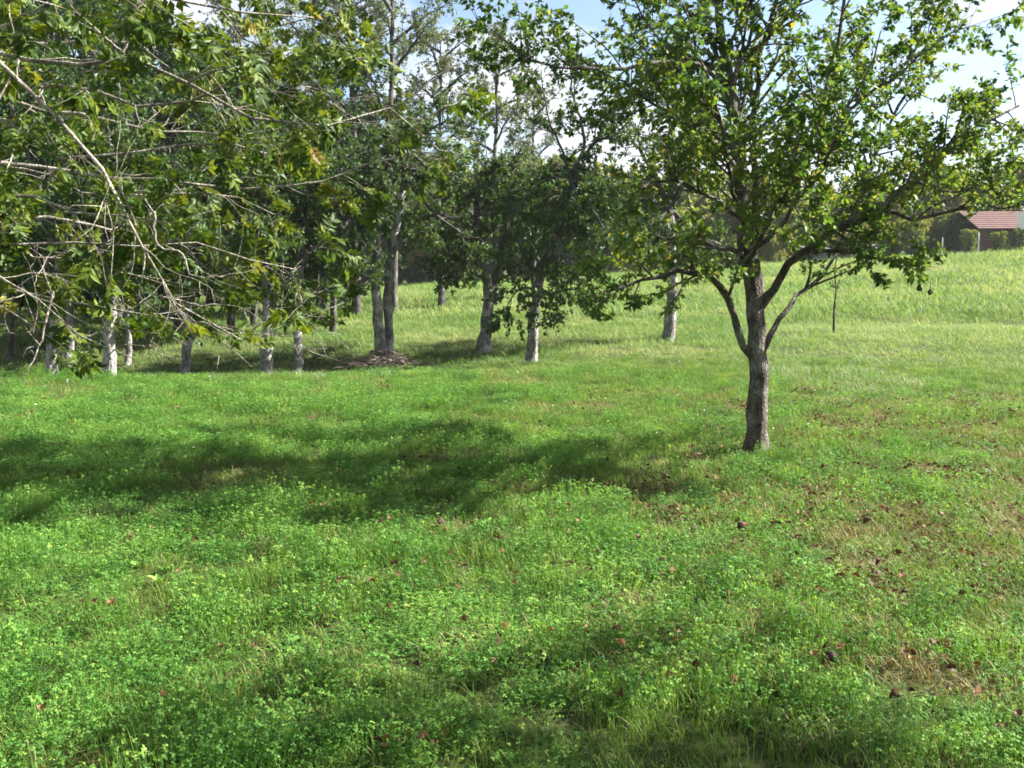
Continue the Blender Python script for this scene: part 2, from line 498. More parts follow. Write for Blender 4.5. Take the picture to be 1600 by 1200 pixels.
def leaf_frames(rg, Pt, k, size, t0=0.15, along=0.5, spread=0.8, droop=0.25, upb=0.7, skip=0.0):
    Mn, N, _ = Pt.shape
    idx = np.repeat(np.arange(Mn), k)
    if skip:
        bare = rg.rand(Mn) < skip
        idx = idx[~bare[idx]]
    m = len(idx)
    t = t0 + (1 - t0) * rg.rand(m)
    f = t * (N - 1)
    i = np.clip(f.astype(int), 0, N - 2)
    w = (f - i)[:, None]
    pos = Pt[idx, i] * (1 - w) + Pt[idx, i + 1] * w
    tan = unit(Pt[idx, i + 1] - Pt[idx, i])
    perp = unit(np.cross(tan, rg.normal(size=(m, 3))))
    d = unit(along * tan + spread * perp + np.array([0, 0, -droop]) + 0.25 * rg.normal(size=(m, 3)))
    nrm = rg.normal(size=(m, 3)) * 0.7 + np.array([0, 0, upb])
    nrm = unit(nrm - d * (nrm * d).sum(1, keepdims=True))
    ln = size[0] + (size[1] - size[0]) * rg.rand(m)
    return pos, d, nrm, ln

def leaf_verts(frames, tmpl):
    pos, d, nrm, ln = frames
    side = np.cross(d, nrm)
    tv, tt = tmpl
    V = pos[:, None] + ln[:, None, None] * (tv[None, :, 0:1] * side[:, None] + tv[None, :, 1:2] * d[:, None] + tv[None, :, 2:3] * nrm[:, None])
    T = tt[None] + (np.arange(len(pos)) * len(tv))[:, None, None]
    return V.reshape(-1, 3), T.reshape(-1, 3)

def foliage_mesh(name, frames, tmpls, mat, tint, rg):
    if isinstance(tmpls, tuple):
        tmpls = [tmpls]
    which = rg.randint(len(tmpls), size=len(frames[0]))
    VV, TT, tn, off = [], [], [], 0
    for q, tm in enumerate(tmpls):
        sel = which == q
        V, T = leaf_verts(tuple(a[sel] for a in frames), tm)
        VV.append(V); TT.append(T + off); off += len(V)
        tn.append(np.repeat(tint[sel], len(tm[0])))
    return mesh_np(name, np.vstack(VV), np.vstack(TT), mat, np.concatenate(tn))

def leaf_tint(rg, pos, mean, spread, clump=0.6, seed=0):
    c = fbm(pos[:, 0] + 0.7 * pos[:, 2], pos[:, 1] - 0.6 * pos[:, 2], clump, 300 + seed, 2) - 0.5
    return np.clip(mean + spread * rg.normal(size=len(pos)) + 0.5 * c, 0, 1)

def frames_take(frames, sel):
    return tuple(a[sel] for a in frames)

def pick_near(frames, n, rank_extra=None):
    """Indices of the n leaves that show largest in the photograph."""
    u, v, dpt = proj(frames[0])
    inside = (u > 5) & (u < 1595) & (v > 5) & (v < 1195) & (dpt > 0.5)
    size = frames[3] / np.maximum(dpt, 0.1)
    size = np.where(inside, size, -1)
    return np.argsort(-size)[:n]

def leaf_objects(name, frames, variants, parent, rg):
    """Separate leaves sharing a few meshes."""
    pos, d, nrm, ln = frames
    side = np.cross(d, nrm)
    base = np.array(parent.location)
    for k in range(len(pos)):
        o = bpy.data.objects.new(name, variants[rg.randint(len(variants))])
        mm = Matrix(((side[k][0] * ln[k], d[k][0] * ln[k], nrm[k][0] * ln[k], pos[k][0] - base[0]),
                     (side[k][1] * ln[k], d[k][1] * ln[k], nrm[k][1] * ln[k], pos[k][1] - base[1]),
                     (side[k][2] * ln[k], d[k][2] * ln[k], nrm[k][2] * ln[k], pos[k][2] - base[2]), (0, 0, 0, 1)))
        o.matrix_local = mm
        link(o, parent)

def variants_of(name, tmpls, tints, mat):
    out = []
    for k, tm in enumerate(tmpls):
        out.append(mesh_np(name, tm[0], tm[1], mat, np.full(len(tm[0]), tints[k % len(tints)])))
    return out

def shift(a, base):
    return a - np.asarray(base)[None]

# ------------------------------------------------------------------ the fruit tree in front
def px_line(lst):
    return np.array([P(u, v, y) for u, v, y in lst])

def fruit_tree():
    rg = np.random.RandomState(41)
    foot = G(1183, 712)
    D = foot[1]
    root = empty('fruit_tree', foot)
    tag(root, 'fruit tree with forked grey trunk standing alone in the grass at right', 'tree')
    loc = lambda A: A - foot
    S = D / 1443.0
    tk = resample(np.vstack([foot - [0, 0, .06], px_line([(1184, 650, D), (1185, 590, D), (1182, 520, D), (1178, 450, D), (1166, 380, D - .02), (1160, 300, D), (1150, 210, D + .05), (1138, 120, D + .1), (1124, 30, D + .15), (1112, -70, D + .2), (1116, -200, D + .2), (1105, -330, D + .25)])]), 40, rg, 0.0012)
    s = np.linspace(0, 1, 40)
    tr = np.interp(s, [0, .12, .25, .33, .45, .6, .8, 1], [16, 14.6, 14.8, 13.5, 10, 7, 4.2, 1.5]) * S
    obj('trunk', trunk_mesh('trunk', loc(tk), tr, M['pear_bark'], 18, 3, 1.75), root)
    limbs = [
        # low left limb, bending up then outwards
        ([(1180, 560, D), (1158, 538, D - .05), (1147, 500, D - .12), (1136, 462, D - .2), (1108, 434, D - .3), (1060, 424, D - .45), (1005, 438, D - .55), (950, 455, D - .6), (915, 462, D - .6)], 9.5),
        # big right limb
        ([(1186, 478, D), (1216, 442, D - .1), (1255, 398, D - .25), (1292, 370, D - .35), (1332, 347, D - .45), (1385, 315, D - .5), (1430, 283, D - .5), (1475, 235, D - .45), (1530, 190, D - .4), (1590, 165, D - .3)], 10.5),
        # thin lowest right limb
        ([(1192, 545, D), (1212, 505, D + .1), (1248, 462, D + .25), (1288, 424, D + .4), (1312, 388, D + .5), (1335, 330, D + .6), (1370, 270, D + .7)], 7),
        # second leader
        ([(1172, 410, D), (1184, 340, D + .15), (1180, 250, D + .25), (1178, 170, D + .3), (1188, 90, D + .35), (1212, 10, D + .4), (1235, -90, D + .4), (1245, -200, D + .4)], 9),
        # right-hand riser
        ([(1168, 390, D), (1220, 320, D - .2), (1265, 230, D - .35), (1290, 140, D - .45), (1315, 40, D - .5), (1335, -70, D - .5), (1345, -170, D - .5)], 7.5),
        # level branch going far right
        ([(1330, 348, D - .45), (1380, 330, D - .55), (1440, 345, D - .7), (1500, 326, D - .85), (1570, 322, D - .95), (1650, 318, D - 1.05)], 5),
        # low right branch
        ([(1258, 396, D - .25), (1320, 394, D - .5), (1375, 404, D - .8), (1420, 418, D - .95), (1452, 432, D - 1.0)], 4),
        # far right riser
        ([(1290, 372, D - .35), (1340, 290, D + .1), (1390, 200, D + .35), (1430, 110, D + .5), (1470, 20, D + .6), (1490, -60, D + .6)], 5.5),
        # left upper limbs
        ([(1157, 270, D), (1120, 225, D - .2), (1070, 190, D - .4), (1025, 165, D - .55), (975, 130, D - .7), (930, 110, D - .8)], 6),
        ([(1140, 135, D + .1), (1080, 95, D - .1), (1010, 103, D - .35), (930, 108, D - .55), (850, 100, D - .75), (790, 65, D - .9), (745, 30, D - 1.0)], 5.5),
        ([(1163, 340, D), (1110, 310, D - .25), (1060, 285, D - .5), (1010, 290, D - .75), (975, 320, D - .9)], 6),
        ([(1170, 400, D), (1120, 385, D + .3), (1070, 370, D + .55), (1020, 385, D + .75), (985, 410, D + .8)], 6),
        ([(1155, 250, D), (1110, 180, D + .4), (1060, 110, D + .75), (1010, 30, D + 1.0), (970, -50, D + 1.1)], 6),
        # towards the photographer and away
        ([(1166, 380, D), (1150, 310, D - .55), (1130, 220, D - 1.0), (1100, 110, D - 1.35), (1070, 0, D - 1.55)], 6),
        ([(1170, 400, D), (1220, 350, D - .6), (1270, 280, D - 1.1), (1330, 170, D - 1.45), (1380, 50, D - 1.6)], 6),
        ([(1166, 385, D), (1190, 330, D + .6), (1225, 260, D + 1.2), (1280, 180, D + 1.7), (1330, 90, D + 2.0)], 6.5),
        ([(1162, 330, D), (1130, 270, D + .7), (1090, 210, D + 1.3), (1050, 130, D + 1.8), (1030, 40, D + 2.1)], 6.5),
        ([(1170, 400, D), (1190, 370, D - .6), (1210, 330, D - 1.1), (1240, 270, D - 1.5), (1250, 200, D - 1.7)], 5),
        ([(1140, 140, D + .1), (1170, 60, D - .3), (1180, -40, D - .7), (1200, -140, D - .9)], 5),
        ([(1140, 130, D + .1), (1110, 50, D + .5), (1080, -60, D + .9), (1060, -180, D + 1.1)], 5),
        ([(1192, 70, D + .35), (1270, -20, D + .5), (1350, -110, D + .6), (1410, -190, D + .6)], 4.5),
        ([(1120, 0, D + .15), (1040, -60, D - .1), (950, -110, D - .3), (880, -140, D - .4)], 4.5),
        ([(1265, 230, D - .35), (1340, 160, D - .6), (1410, 110, D - .8), (1470, 60, D - .9), (1520, 40, D - .9)], 4.5),
        ([(1430, 283, D - .5), (1480, 300, D - .6), (1530, 290, D - .7), (1590, 270, D - .8)], 3.5),
        ([(1112, -70, D + .2), (1060, -180, D - .3), (990, -280, D - .7), (940, -350, D - .9)], 5),  # this run of limbs above the view is added to deepen the lawn shadow
        ([(1112, -90, D + .2), (1180, -190, D - .4), (1260, -290, D - .8), (1300, -370, D - 1.0)], 5),
        ([(1114, -120, D + .2), (1150, -230, D + .9), (1200, -330, D + 1.5), (1220, -420, D + 1.8)], 5),
        ([(1112, -100, D + .2), (1050, -200, D + .8), (980, -290, D + 1.3), (950, -380, D + 1.5)], 5),
        ([(1245, -200, D + .4), (1320, -290, D + .3), (1400, -350, D + .2)], 4),
        ([(1116, -200, D + .2), (1100, -320, D - .4), (1110, -420, D - .7)], 4),
        ([(1385, 315, D - .5), (1450, 250, D - .3), (1510, 230, D), (1570, 240, D + .2)], 3.5),
        ([(1335, 330, D + .6), (1400, 300, D + .8), (1460, 290, D + 1.0), (1520, 310, D + 1.1)], 3.5),
    ]
    N = 14
    LP, LR = [], []
    for pts, w in limbs:
        A = resample(px_line(pts), N, rg, 0.006)
        r = np.linspace(1, 0.20, N) * w * S * .72
        LP.append(A); LR.append(r)
        obj('branch', trunk_mesh('branch', loc(A), r, M['pear_bark'], 8, len(LP), 1.2), root)
    LP, LR = np.array(LP), np.array(LR)
    ln = np.linalg.norm(np.diff(LP, axis=1), axis=2).sum(1)
    A2, R2 = spawn(rg, LP, LR, np.clip(np.round(ln * 11), 7, 40), (0.35, 0.85), (30, 70), 0.16, 0.22, 5, 0.22)
    # no leafy shoots below the bare foot of the big limbs
    T2, TR2 = spawn(rg, tk[None, 17:], tr[None, 17:], 60, (0.35, 1.05), (35, 75), 0.15, 0.0, 5, 0.22)
    A2 = np.concatenate([A2, T2]); R2 = np.concatenate([R2, TR2])
    A3, R3 = spawn(rg, A2, R2, 4, (0.14, 0.36), (30, 65), 0.10, 0.2, 4, 0.22)
    def crown_edge(pt):
        u, v, d = proj(pt)
        return v < np.interp(u, [700, 760, 900, 930, 1000, 1100, 1160, 1200, 1260, 1340, 1420, 1470, 1510, 1540, 1700], [160, 240, 480, 505, 500, 500, 440, 430, 425, 450, 462, 425, 345, 326, 322])
    k2 = crown_edge(A2[:, -1]) & crown_edge(A2[:, 3]); A2, R2 = A2[k2], R2[k2]
    k3 = crown_edge(A3[:, -1]); A3, R3 = A3[k3], R3[k3]
    obj('twigs', tubes_mesh('twigs', [(loc(A2), R2, 5), (loc(A3), R3, 3)], M['pear_bark']), root)['kind'] = 'stuff'
    f1 = leaf_frames(rg, A3, 17, (0.026, 0.068), 0.1, 0.45, 0.8, 0.3, 0.6)
    f2 = leaf_frames(rg, A2, 12, (0.026, 0.068), 0.3, 0.4, 0.9, 0.3, 0.6)
    fr = tuple(np.concatenate([a, b]) for a, b in zip(f1, f2))
    fr = frames_take(fr, crown_edge(fr[0] + fr[1] * fr[3][:, None]))
    tint = leaf_tint(rg, fr[0], 0.55, 0.18, 0.8, 1)
    near = pick_near(fr, 300)
    rest = np.setdiff1d(np.arange(len(fr[0])), near)
    fo = frames_take(fr, rest)
    fo = (loc(fo[0]),) + fo[1:]
    obj('foliage', foliage_mesh('foliage', fo, DIAMOND, M['pear_leaf'], tint[rest], rg), root)['kind'] = 'stuff'
    var = variants_of('leaf', [_ovate(0.29, .06), _ovate(0.33, .09), _ovate(0.26, .04), _ovate(0.30, .1), _ovate(0.31, .07)], [0.35, 0.5, 0.62, 0.78, 0.45], M['pear_leaf'])
    leaf_objects('leaf', frames_take(fr, near), var, root, rg)
    # two dark fruits hanging on thin stalks at the low right
    for (u, v, s_) in ((1437, 449, 1.0), (1453, 456, 0.8)):
        c = P(u, v, D - 0.95)
        tops = P(u + 1, 428 if s_ == 1.0 else 440, D - 0.95)
        prof = [(0.0, -.030), (.012, -.028), (.021, -.018), (.024, -.006), (.020, .008), (.012, .020), (.006, .027), (0.002, .030)]
        n = 10
        V, Q = [], []
        for k, (r, z) in enumerate(prof):
            for j in range(n):
                V.append((r * s_ * math.cos(j * 2 * PI / n), r * s_ * math.sin(j * 2 * PI / n), z * s_))
        for k in range(len(prof) - 1):
            for j in range(n):
                Q.append((k * n + j, k * n + (j + 1) % n, (k + 1) * n + (j + 1) % n, (k + 1) * n + j))
        fo_ = obj('fruit', mesh_np('fruit', np.array(V), None, M['fruit_skin'], smoothed=True, quads=np.array(Q)), root)
        fo_.location = tuple(c - foot)
        st = tubes_mesh('stalk', [(np.array([[[0, 0, .027], [.001, 0, .06], list(tops - c)]]), np.array([[.0028, .0025, .0025]]), 5)], M['pear_bark'])
        obj('stalk', st, fo_)
    return foot
FRUIT_FOOT = fruit_tree()

# ------------------------------------------------------------------ the walnut tree at the left
def walnut_tree():
    rg = np.random.RandomState(77)
    fx, fy = -5.0, 5.6
    foot = np.array([fx, fy, float(height(fx, fy))])
    root = empty('walnut_tree', foot)
    tag(root, 'walnut tree reaching in from the left with pale bare twigs and large yellowish leaves', 'tree')
    loc = lambda A: A - foot
    tk = resample(np.array([foot + [0, 0, -.08], foot + [.03, 0, .8], foot + [.0, -.02, 1.8], foot + [.1, 0, 2.8], foot + [.15, .1, 4.0], foot + [.1, .05, 5.4], foot + [.25, .0, 6.6]]), 26, rg, 0.001)
    tr = np.interp(np.linspace(0, 1, 26), [0, .3, .6, 1], [.17, .14, .09, .02])
    obj('trunk', trunk_mesh('trunk', loc(tk), tr, M['walnut_bark'], 16, 8, 1.4), root)
    tz = lambda z: np.array([np.interp(foot[2] + z, tk[:, 2], tk[:, k]) for k in range(3)])
    def limb(z, pix, w, mid=None):
        return (np.vstack([tz(z)] + ([mid] if mid is not None else []) + [px_line(pix)]), w)
    bare = [
        # long pale branch dropping from the upper left
        limb(2.7, [(-60, 60, 3.9), (10, 100, 3.7), (75, 185, 3.6), (130, 240, 3.6), (185, 290, 3.6), (212, 352, 3.6), (226, 385, 3.6), (240, 440, 3.65), (280, 490, 3.7), (320, 515, 3.75), (385, 517, 3.8)], .022),
        # dark upper branch with lichen
        limb(2.9, [(-40, 88, 4.4), (60, 92, 4.3), (120, 95, 4.2), (190, 92, 4.1), (240, 102, 4.1), (295, 128, 4.1), (345, 155, 4.1), (400, 180, 4.1), (435, 194, 4.1), (490, 189, 4.15), (560, 181, 4.2), (610, 172, 4.25), (650, 200, 4.3), (695, 238, 4.35)], .024),
        limb(2.5, [(-40, 185, 5.0), (20, 200, 4.9), (60, 222, 4.8), (105, 243, 4.7), (170, 246, 4.6), (230, 234, 4.6), (300, 229, 4.6), (390, 230, 4.7), (440, 243, 4.8)], .024),
        limb(2.1, [(-40, 378, 4.3), (30, 374, 4.2), (110, 374, 4.2), (165, 376, 4.2), (240, 382, 4.2), (320, 386, 4.3), (380, 410, 4.4), (420, 430, 4.5), (470, 428, 4.6)], .018),
        limb(1.9, [(-50, 405, 3.9), (0, 430, 3.8), (45, 458, 3.7), (95, 492, 3.65), (140, 526, 3.6), (166, 558, 3.6), (186, 568, 3.6), (212, 563, 3.6)], .017),
        limb(2.0, [(-30, 440, 4.8), (90, 470, 4.6), (180, 482, 4.5), (240, 498, 4.5), (290, 496, 4.5), (330, 517, 4.5), (380, 531, 4.5), (430, 527, 4.5), (470, 507, 4.6), (500, 487, 4.6), (540, 470, 4.7)], .015),
    ]
    leafy = [
        limb(3.2, [(-40, 20, 4.2), (80, -10, 3.9), (200, -20, 3.8), (320, 0, 3.8), (430, 20, 3.9), (500, 35, 4.0)], .022),
        limb(3.0, [(-40, 130, 5.2), (120, 140, 4.9), (260, 170, 4.8), (400, 120, 4.7), (520, 110, 4.7), (590, 80, 4.8)], .022),
        limb(2.6, [(-20, 250, 6.2), (140, 270, 6.2), (280, 290, 6.2), (420, 290, 6.3), (540, 270, 6.4), (640, 240, 6.5), (690, 250, 6.5)], .024),
        limb(2.4, [(-20, 330, 6.8), (120, 350, 7.0), (260, 380, 7.1), (380, 420, 7.2), (480, 450, 7.2), (560, 480, 7.2)], .022),
        limb(2.2, [(-30, 300, 4.6), (60, 310, 4.4), (160, 330, 4.3), (270, 350, 4.3), (340, 330, 4.4)], .018),
        limb(3.4, [(-20, 60, 6.5), (150, 60, 6.5), (300, 70, 6.5), (440, 40, 6.6), (560, 10, 6.7)], .022),
        limb(3.6, [(-50, -80, 5.5), (120, -90, 5.4), (300, -110, 5.4), (460, -60, 5.5)], .022),
        limb(2.8, [(-20, 150, 7.4), (150, 190, 7.6), (300, 210, 7.7), (460, 200, 7.8), (600, 190, 7.8)], .024),
        limb(2.0, [(-30, 360, 5.6), (60, 400, 5.6), (160, 420, 5.6), (260, 440, 5.7), (360, 470, 5.7)], .018),
        limb(2.3, [(0, 260, 5.4), (110, 300, 5.3), (220, 310, 5.3), (330, 300, 5.4), (430, 330, 5.5)], .018),
        limb(1.8, [(-30, 470, 4.2), (30, 500, 4.0), (80, 530, 3.9), (120, 560, 3.85), (140, 575, 3.8)], .010),
    ]
    N = 18
    allP, allR, kinds = [], [], []
    for q, (pts, w) in enumerate(bare + leafy):
        A = resample(pts, N, rg, 0.0035)
        r = np.linspace(1, 0.16, N) ** 1.15 * w
        allP.append(A); allR.append(r); kinds.append(q < len(bare))
        obj('branch', trunk_mesh('branch', loc(A), r, M['walnut_bark'], 9, 20 + q, 1.2), root)
    allP, allR, kinds = np.array(allP), np.array(allR), np.array(kinds)
    # forked side twigs seen one by one
    forks = [([(192, 82, 4.1), (160, 55, 4.05), (110, 10, 4.0)], .006), ([(192, 82, 4.1), (205, 50, 4.1), (222, -10, 4.1)], .007),
             ([(295, 128, 4.1), (330, 112, 4.05), (372, 102, 4.0)], .007), ([(82, 455, 3.7), (62, 540, 3.65), (34, 597, 3.6)], .006),
             ([(62, 540, 3.65), (45, 520, 3.6), (38, 508, 3.6)], .004), ([(240, 330, 3.7), (248, 385, 3.7), (285, 395, 3.7), (300, 430, 3.7), (350, 432, 3.7)], .006),
             ([(212, 352, 3.6), (200, 320, 3.58), (186, 292, 3.58)], .004), ([(226, 385, 3.6), (224, 420, 3.6), (215, 470, 3.6)], .004),
             ([(140, 526, 3.6), (170, 508, 3.6), (182, 490, 3.6)], .004), ([(250, 462, 3.68), (285, 470, 3.7), (330, 482, 3.75)], .005),
             ([(400, 180, 4.1), (430, 150, 4.1), (470, 135, 4.1)], .005), ([(166, 558, 3.6), (190, 540, 3.6), (220, 540, 3.6)], .003),
             ([(380, 531, 4.5), (410, 505, 4.5), (460, 495, 4.5)], .005)]
    FP, FR = [], []
    for pts, w in forks:
        A = resample(px_line(pts), N, rg, 0.006)
        r = np.linspace(1, 0.3, N) * w
        FP.append(A); FR.append(r)
        obj('branch', trunk_mesh('branch', loc(A), r, M['walnut_bark'], 6, 60 + len(FP), 1.1), root)
    FP, FR = np.array(FP), np.array(FR)
    lnb = np.linalg.norm(np.diff(allP, axis=1), axis=2).sum(1)
    # bare pale twigs
    B2, BR2 = spawn(rg, np.concatenate([allP[kinds], FP]), np.concatenate([allR[kinds], FR]), np.concatenate([[18, 11, 10, 10, 10, 6], np.full(len(FP), 3)]).astype(int), (0.25, 0.75), (25, 60), 0.0, 0.35, 6, 0.24, -0.05, rk=.55)
    B3, BR3 = spawn(rg, B2, BR2, 3, (0.10, 0.32), (30, 60), 0.0, 0.2, 4, 0.25)
    # leafy twigs
    L2, LR2 = spawn(rg, allP, allR, np.where(kinds, 5, np.clip(np.round(lnb * 4.8), 8, 30)), (0.3, 0.8), (25, 65), 0.02, 0.42, 6, 0.2, -0.03, rk=.5)
    L3, LR3 = spawn(rg, L2, LR2, 2, (0.12, 0.35), (30, 60), 0.05, 0.35, 4, 0.2)
    def above_edge(pt):
        # the hanging edge of the crown, as a height that rises towards the outer twigs
        u, v, d = proj(pt)
        return v < np.interp(u, [-200, 0, 60, 110, 155, 175, 260, 400, 500, 580, 610, 650, 710, 760], [520, 480, 500, 590, 600, 520, 535, 545, 525, 480, 390, 335, 300, 200])
    k2 = above_edge(L2[:, -1]) & above_edge(L2[:, 3]); L2, LR2 = L2[k2], LR2[k2]
    k3 = above_edge(L3[:, -1]); L3, LR3 = L3[k3], LR3[k3]
    k2 = proj(B2[:, -1])[1] < 570; B2, BR2 = B2[k2], BR2[k2]
    k3 = proj(B3[:, -1])[1] < 580; B3, BR3 = B3[k3], BR3[k3]
    obj('twigs', tubes_mesh('twigs', [(loc(B2), BR2, 5), (loc(B3), BR3, 4), (loc(L2), LR2, 5), (loc(L3), LR3, 4)], M['walnut_bark']), root)['kind'] = 'stuff'
    f1 = leaf_frames(rg, L3, 5, (0.07, 0.14), 0.35, 0.6, 0.6, 0.55, 0.7)
    f2 = leaf_frames(rg, L2, 4, (0.07, 0.14), 0.55, 0.6, 0.6, 0.55, 0.7)
    hang = allP[-1][None, 10:]
    H2, HR2 = spawn(rg, hang, allR[-1][None, 10:], 8, (.10, .22), (20, 50), -.3, .2, 4, .2, -.2, rk=.5)
    f4 = leaf_frames(rg, np.concatenate([H2, hang[:, 3:].repeat(3, 0)[:, :5]]), 3, (.10, .16), .4, .5, .5, .9, .5)
    # upper crown, above the picture, fills out the tree
    U1, UR1 = spawn(rg, tk[None, 12:], tr[None, 12:], 26, (1.6, 3.0), (40, 75), 0.25, 0.0, 8, 0.15)
    keep = U1[:, -1, 2] > 3.6
    U1, UR1 = U1[keep], UR1[keep]
    U2, UR2 = spawn(rg, U1, UR1, 10, (0.5, 1.0), (30, 65), 0.05, 0.3, 5, 0.2)
    obj('upper_twigs', tubes_mesh('upper_twigs', [(loc(U1), UR1 * 2.0, 6), (loc(U2), UR2, 4)], M['walnut_bark']), root)['kind'] = 'stuff'
    f3 = leaf_frames(rg, U2, 4, (0.2, 0.3), 0.2, 0.6, 0.6, 0.5, 0.7)
    fr = tuple(np.concatenate([a, b, c, d]) for a, b, c, d in zip(f1, f2, f3, f4))
    tipv = fr[0] + fr[1] * fr[3][:, None]
    fr = frames_take(fr, above_edge(tipv))
    tint = leaf_tint(rg, fr[0], 0.48, 0.15, 0.9, 4)
    near = pick_near(fr, 300)
    rest = np.setdiff1d(np.arange(len(fr[0])), near)
    fo = frames_take(fr, rest)
    fo = (loc(fo[0]),) + fo[1:]
    obj('foliage', foliage_mesh('foliage', fo, COMPOUND_FAR, M['walnut_leaf'], tint[rest], rg), root)['kind'] = 'stuff'
    var = variants_of('leaf', COMPOUND_NEAR, [0.2, 0.3, 0.4, 0.5, 0.58, 0.66, 0.72, 0.36], M['walnut_leaf'])
    leaf_objects('leaf', frames_take(fr, near), var, root, rg)
walnut_tree()

# ------------------------------------------------------------------ orchard trees behind
def orchard_tree(name, label, foot, trunk_pts, r_foot, limb_list, seed, bark='orchard_bark', leaf='orchard_leaf', group=None,
                 l2=13, l3=6, k=9, size=(0.06, 0.10), tint=(0.45, 0.17), len2=(0.5, 1.1), len3=(0.25, 0.5), up=0.12, skip=0.1, droop=0.25, t0=0.15, grav=0.0, r_top=0.5):
    rg = np.random.RandomState(seed)
    root = empty(name, foot)
    tag(root, label, 'tree', group)
    loc = lambda A: A - np.asarray(foot)
    tks = []
    for q, tp in enumerate(trunk_pts):
        A = resample(tp, 18, rg, 0.003)
        r = np.linspace(1, r_top, 18) * (r_foot if q == 0 else r_foot * 0.9)
        tks.append((A, r))
        obj('trunk', trunk_mesh('trunk', loc(A), r, M[bark], 12, seed + q, 1.3), root)
    LP, LR = [], []
    for pts, w in limb_list:
        A = resample(pts, 12, rg, 0.008)
        r = np.linspace(1, 0.2, 12) * w
        LP.append(A); LR.append(r)
        obj('branch', trunk_mesh('branch', loc(A), r, M['dark_bark'], 7, seed + 10 + len(LP), 1.2), root)
    LP, LR = np.array(LP), np.array(LR)
    A2, R2 = spawn(rg, LP, LR, l2, len2, (30, 70), up, t0, 5, 0.22, grav, rmin=0.004)
    A3, R3 = spawn(rg, A2, R2, l3, len3, (30, 65), up * .6, 0.15, 3, 0.22, grav, rmin=0.003)
    obj('twigs', tubes_mesh('twigs', [(loc(A2), R2, 4), (loc(A3), R3, 3)], M['dark_bark']), root)['kind'] = 'stuff'
    fr = leaf_frames(rg, A3, int(k * 1.8), size, 0.1, 0.45, 0.8, droop, 0.5, skip)
    tn = leaf_tint(rg, fr[0], tint[0], tint[1], 1.3, seed % 50)
    fr = (loc(fr[0]),) + fr[1:]
    obj('foliage', foliage_mesh('foliage', fr, DIAMOND, M[leaf], tn, rg), root)['kind'] = 'stuff'
    return root

def crown_limbs(rg, top, n, rad, zlo, zhi, w, lift=0.35, start=None):
    """Limbs fanning out from the trunk head to a lens-shaped crown."""
    out = []
    for q in range(n):
        a = q * 2 * PI / n + rg.uniform(-.4, .4)
        f = rg.rand()
        z = zlo + (zhi - zlo) * f
        rr = rad * (0.55 + 0.45 * math.sin(PI * min(max(0.15 + 0.75 * f, 0), 1))) * rg.uniform(0.7, 1.05)
        s = np.array(top) if start is None else np.array(start) * (1 - rg.rand() ** .7) + np.array(top) * rg.rand() ** .7
        s = np.array(top) if start is None else np.array(start) + (np.array(top) - np.array(start)) * rg.rand()
        e = np.array([top[0] + rr * math.cos(a), top[1] + rr * math.sin(a), z])
        m1 = s * 0.62 + e * 0.38 + np.array([0, 0, lift * (z - s[2]) * 0.5])
        m2 = s * 0.28 + e * 0.72 + np.array([0, 0, lift * (z - s[2]) * 0.45])
        out.append((np.array([s, m1, m2, e]), w * rg.uniform(0.75, 1.1)))
    return out

def simple_tree(name, label, u, v, tops, wpx, height_m, rad, zlo, seed, n=9, extra=None, **kw):
    """Tree whose foot stands at photo pixel (u, v); tops: further trunk pixels."""
    foot = G(u, v)
    Y = foot[1]
    rg = np.random.RandomState(seed + 900)
    tp = np.vstack([foot - [0, 0, .08], foot + [0, 0, .05]] + [P(a, b, Y) for a, b in tops])
    r = wpx * 0.5 * Y / F
    top = tp[-1]
    limbs = crown_limbs(rg, top, n, rad, foot[2] + zlo, foot[2] + height_m, r * 0.5, start=tp[-2] * .3 + top * .7)
    limbs.append((np.array([top, top + [rg.uniform(-.2, .2), rg.uniform(-.2, .2), (foot[2] + height_m - top[2]) * .5], [top[0] + rg.uniform(-.3, .3), top[1], foot[2] + height_m]]), r * 0.6))
    if extra:
        limbs += [(np.array([P(a, b, Y + dy) for a, b, dy in e]), r * ww) for e, ww in extra]
    return orchard_tree(name, label, foot, [tp], r, limbs, seed, **kw)

# the two-stemmed tree left of the middle
def twin_tree():
    f1 = G(598, 568)
    Y = f1[1]
    rg = np.random.RandomState(12)
    a = np.vstack([f1 - [0, 0, .1], f1, [P(590, 500, Y)], [P(588, 430, Y)], [P(589, 340, Y)], [P(600, 250, Y)]])
    b = np.vstack([[P(606, 562, Y + .35)], [P(608, 500, Y + .35)], [P(606, 440, Y + .3)], [P(616, 370, Y + .2)], [P(628, 300, Y)], [P(640, 220, Y)]])
    b[0, 2] = height(b[0, 0], b[0, 1]) - .1
    z0 = f1[2]
    limbs = crown_limbs(rg, a[-1], 7, 2.0, z0 + 2.2, z0 + 4.6, .06, start=a[-2]) + crown_limbs(rg, b[-1], 7, 2.0, z0 + 2.4, z0 + 5.0, .06, start=b[-2])
    orchard_tree('orchard_tree', 'dark twin-stemmed tree with a brush pile at its foot', f1, [a, b], 18 * .5 * Y / F, limbs, 501, l2=11, l3=6, k=8, skip=.15)
twin_tree()
simple_tree('orchard_tree', 'orchard tree in the middle whose short trunk forks low, right of the twin-stemmed tree', 757, 549, [(762, 500), (764, 452), (752, 400), (744, 345)], 21, 4.2, 1.5, 1.3, 502,
            extra=[([(764, 458, 0), (778, 425, .1), (786, 380, .2), (795, 320, .3)], .6), ([(755, 410, 0), (735, 395, -.3), (715, 400, -.5), (700, 420, -.6)], .3), ([(786, 380, .2), (805, 365, 0), (820, 380, -.2)], .3)], tint=(.55, .17), skip=.12, l2=13)
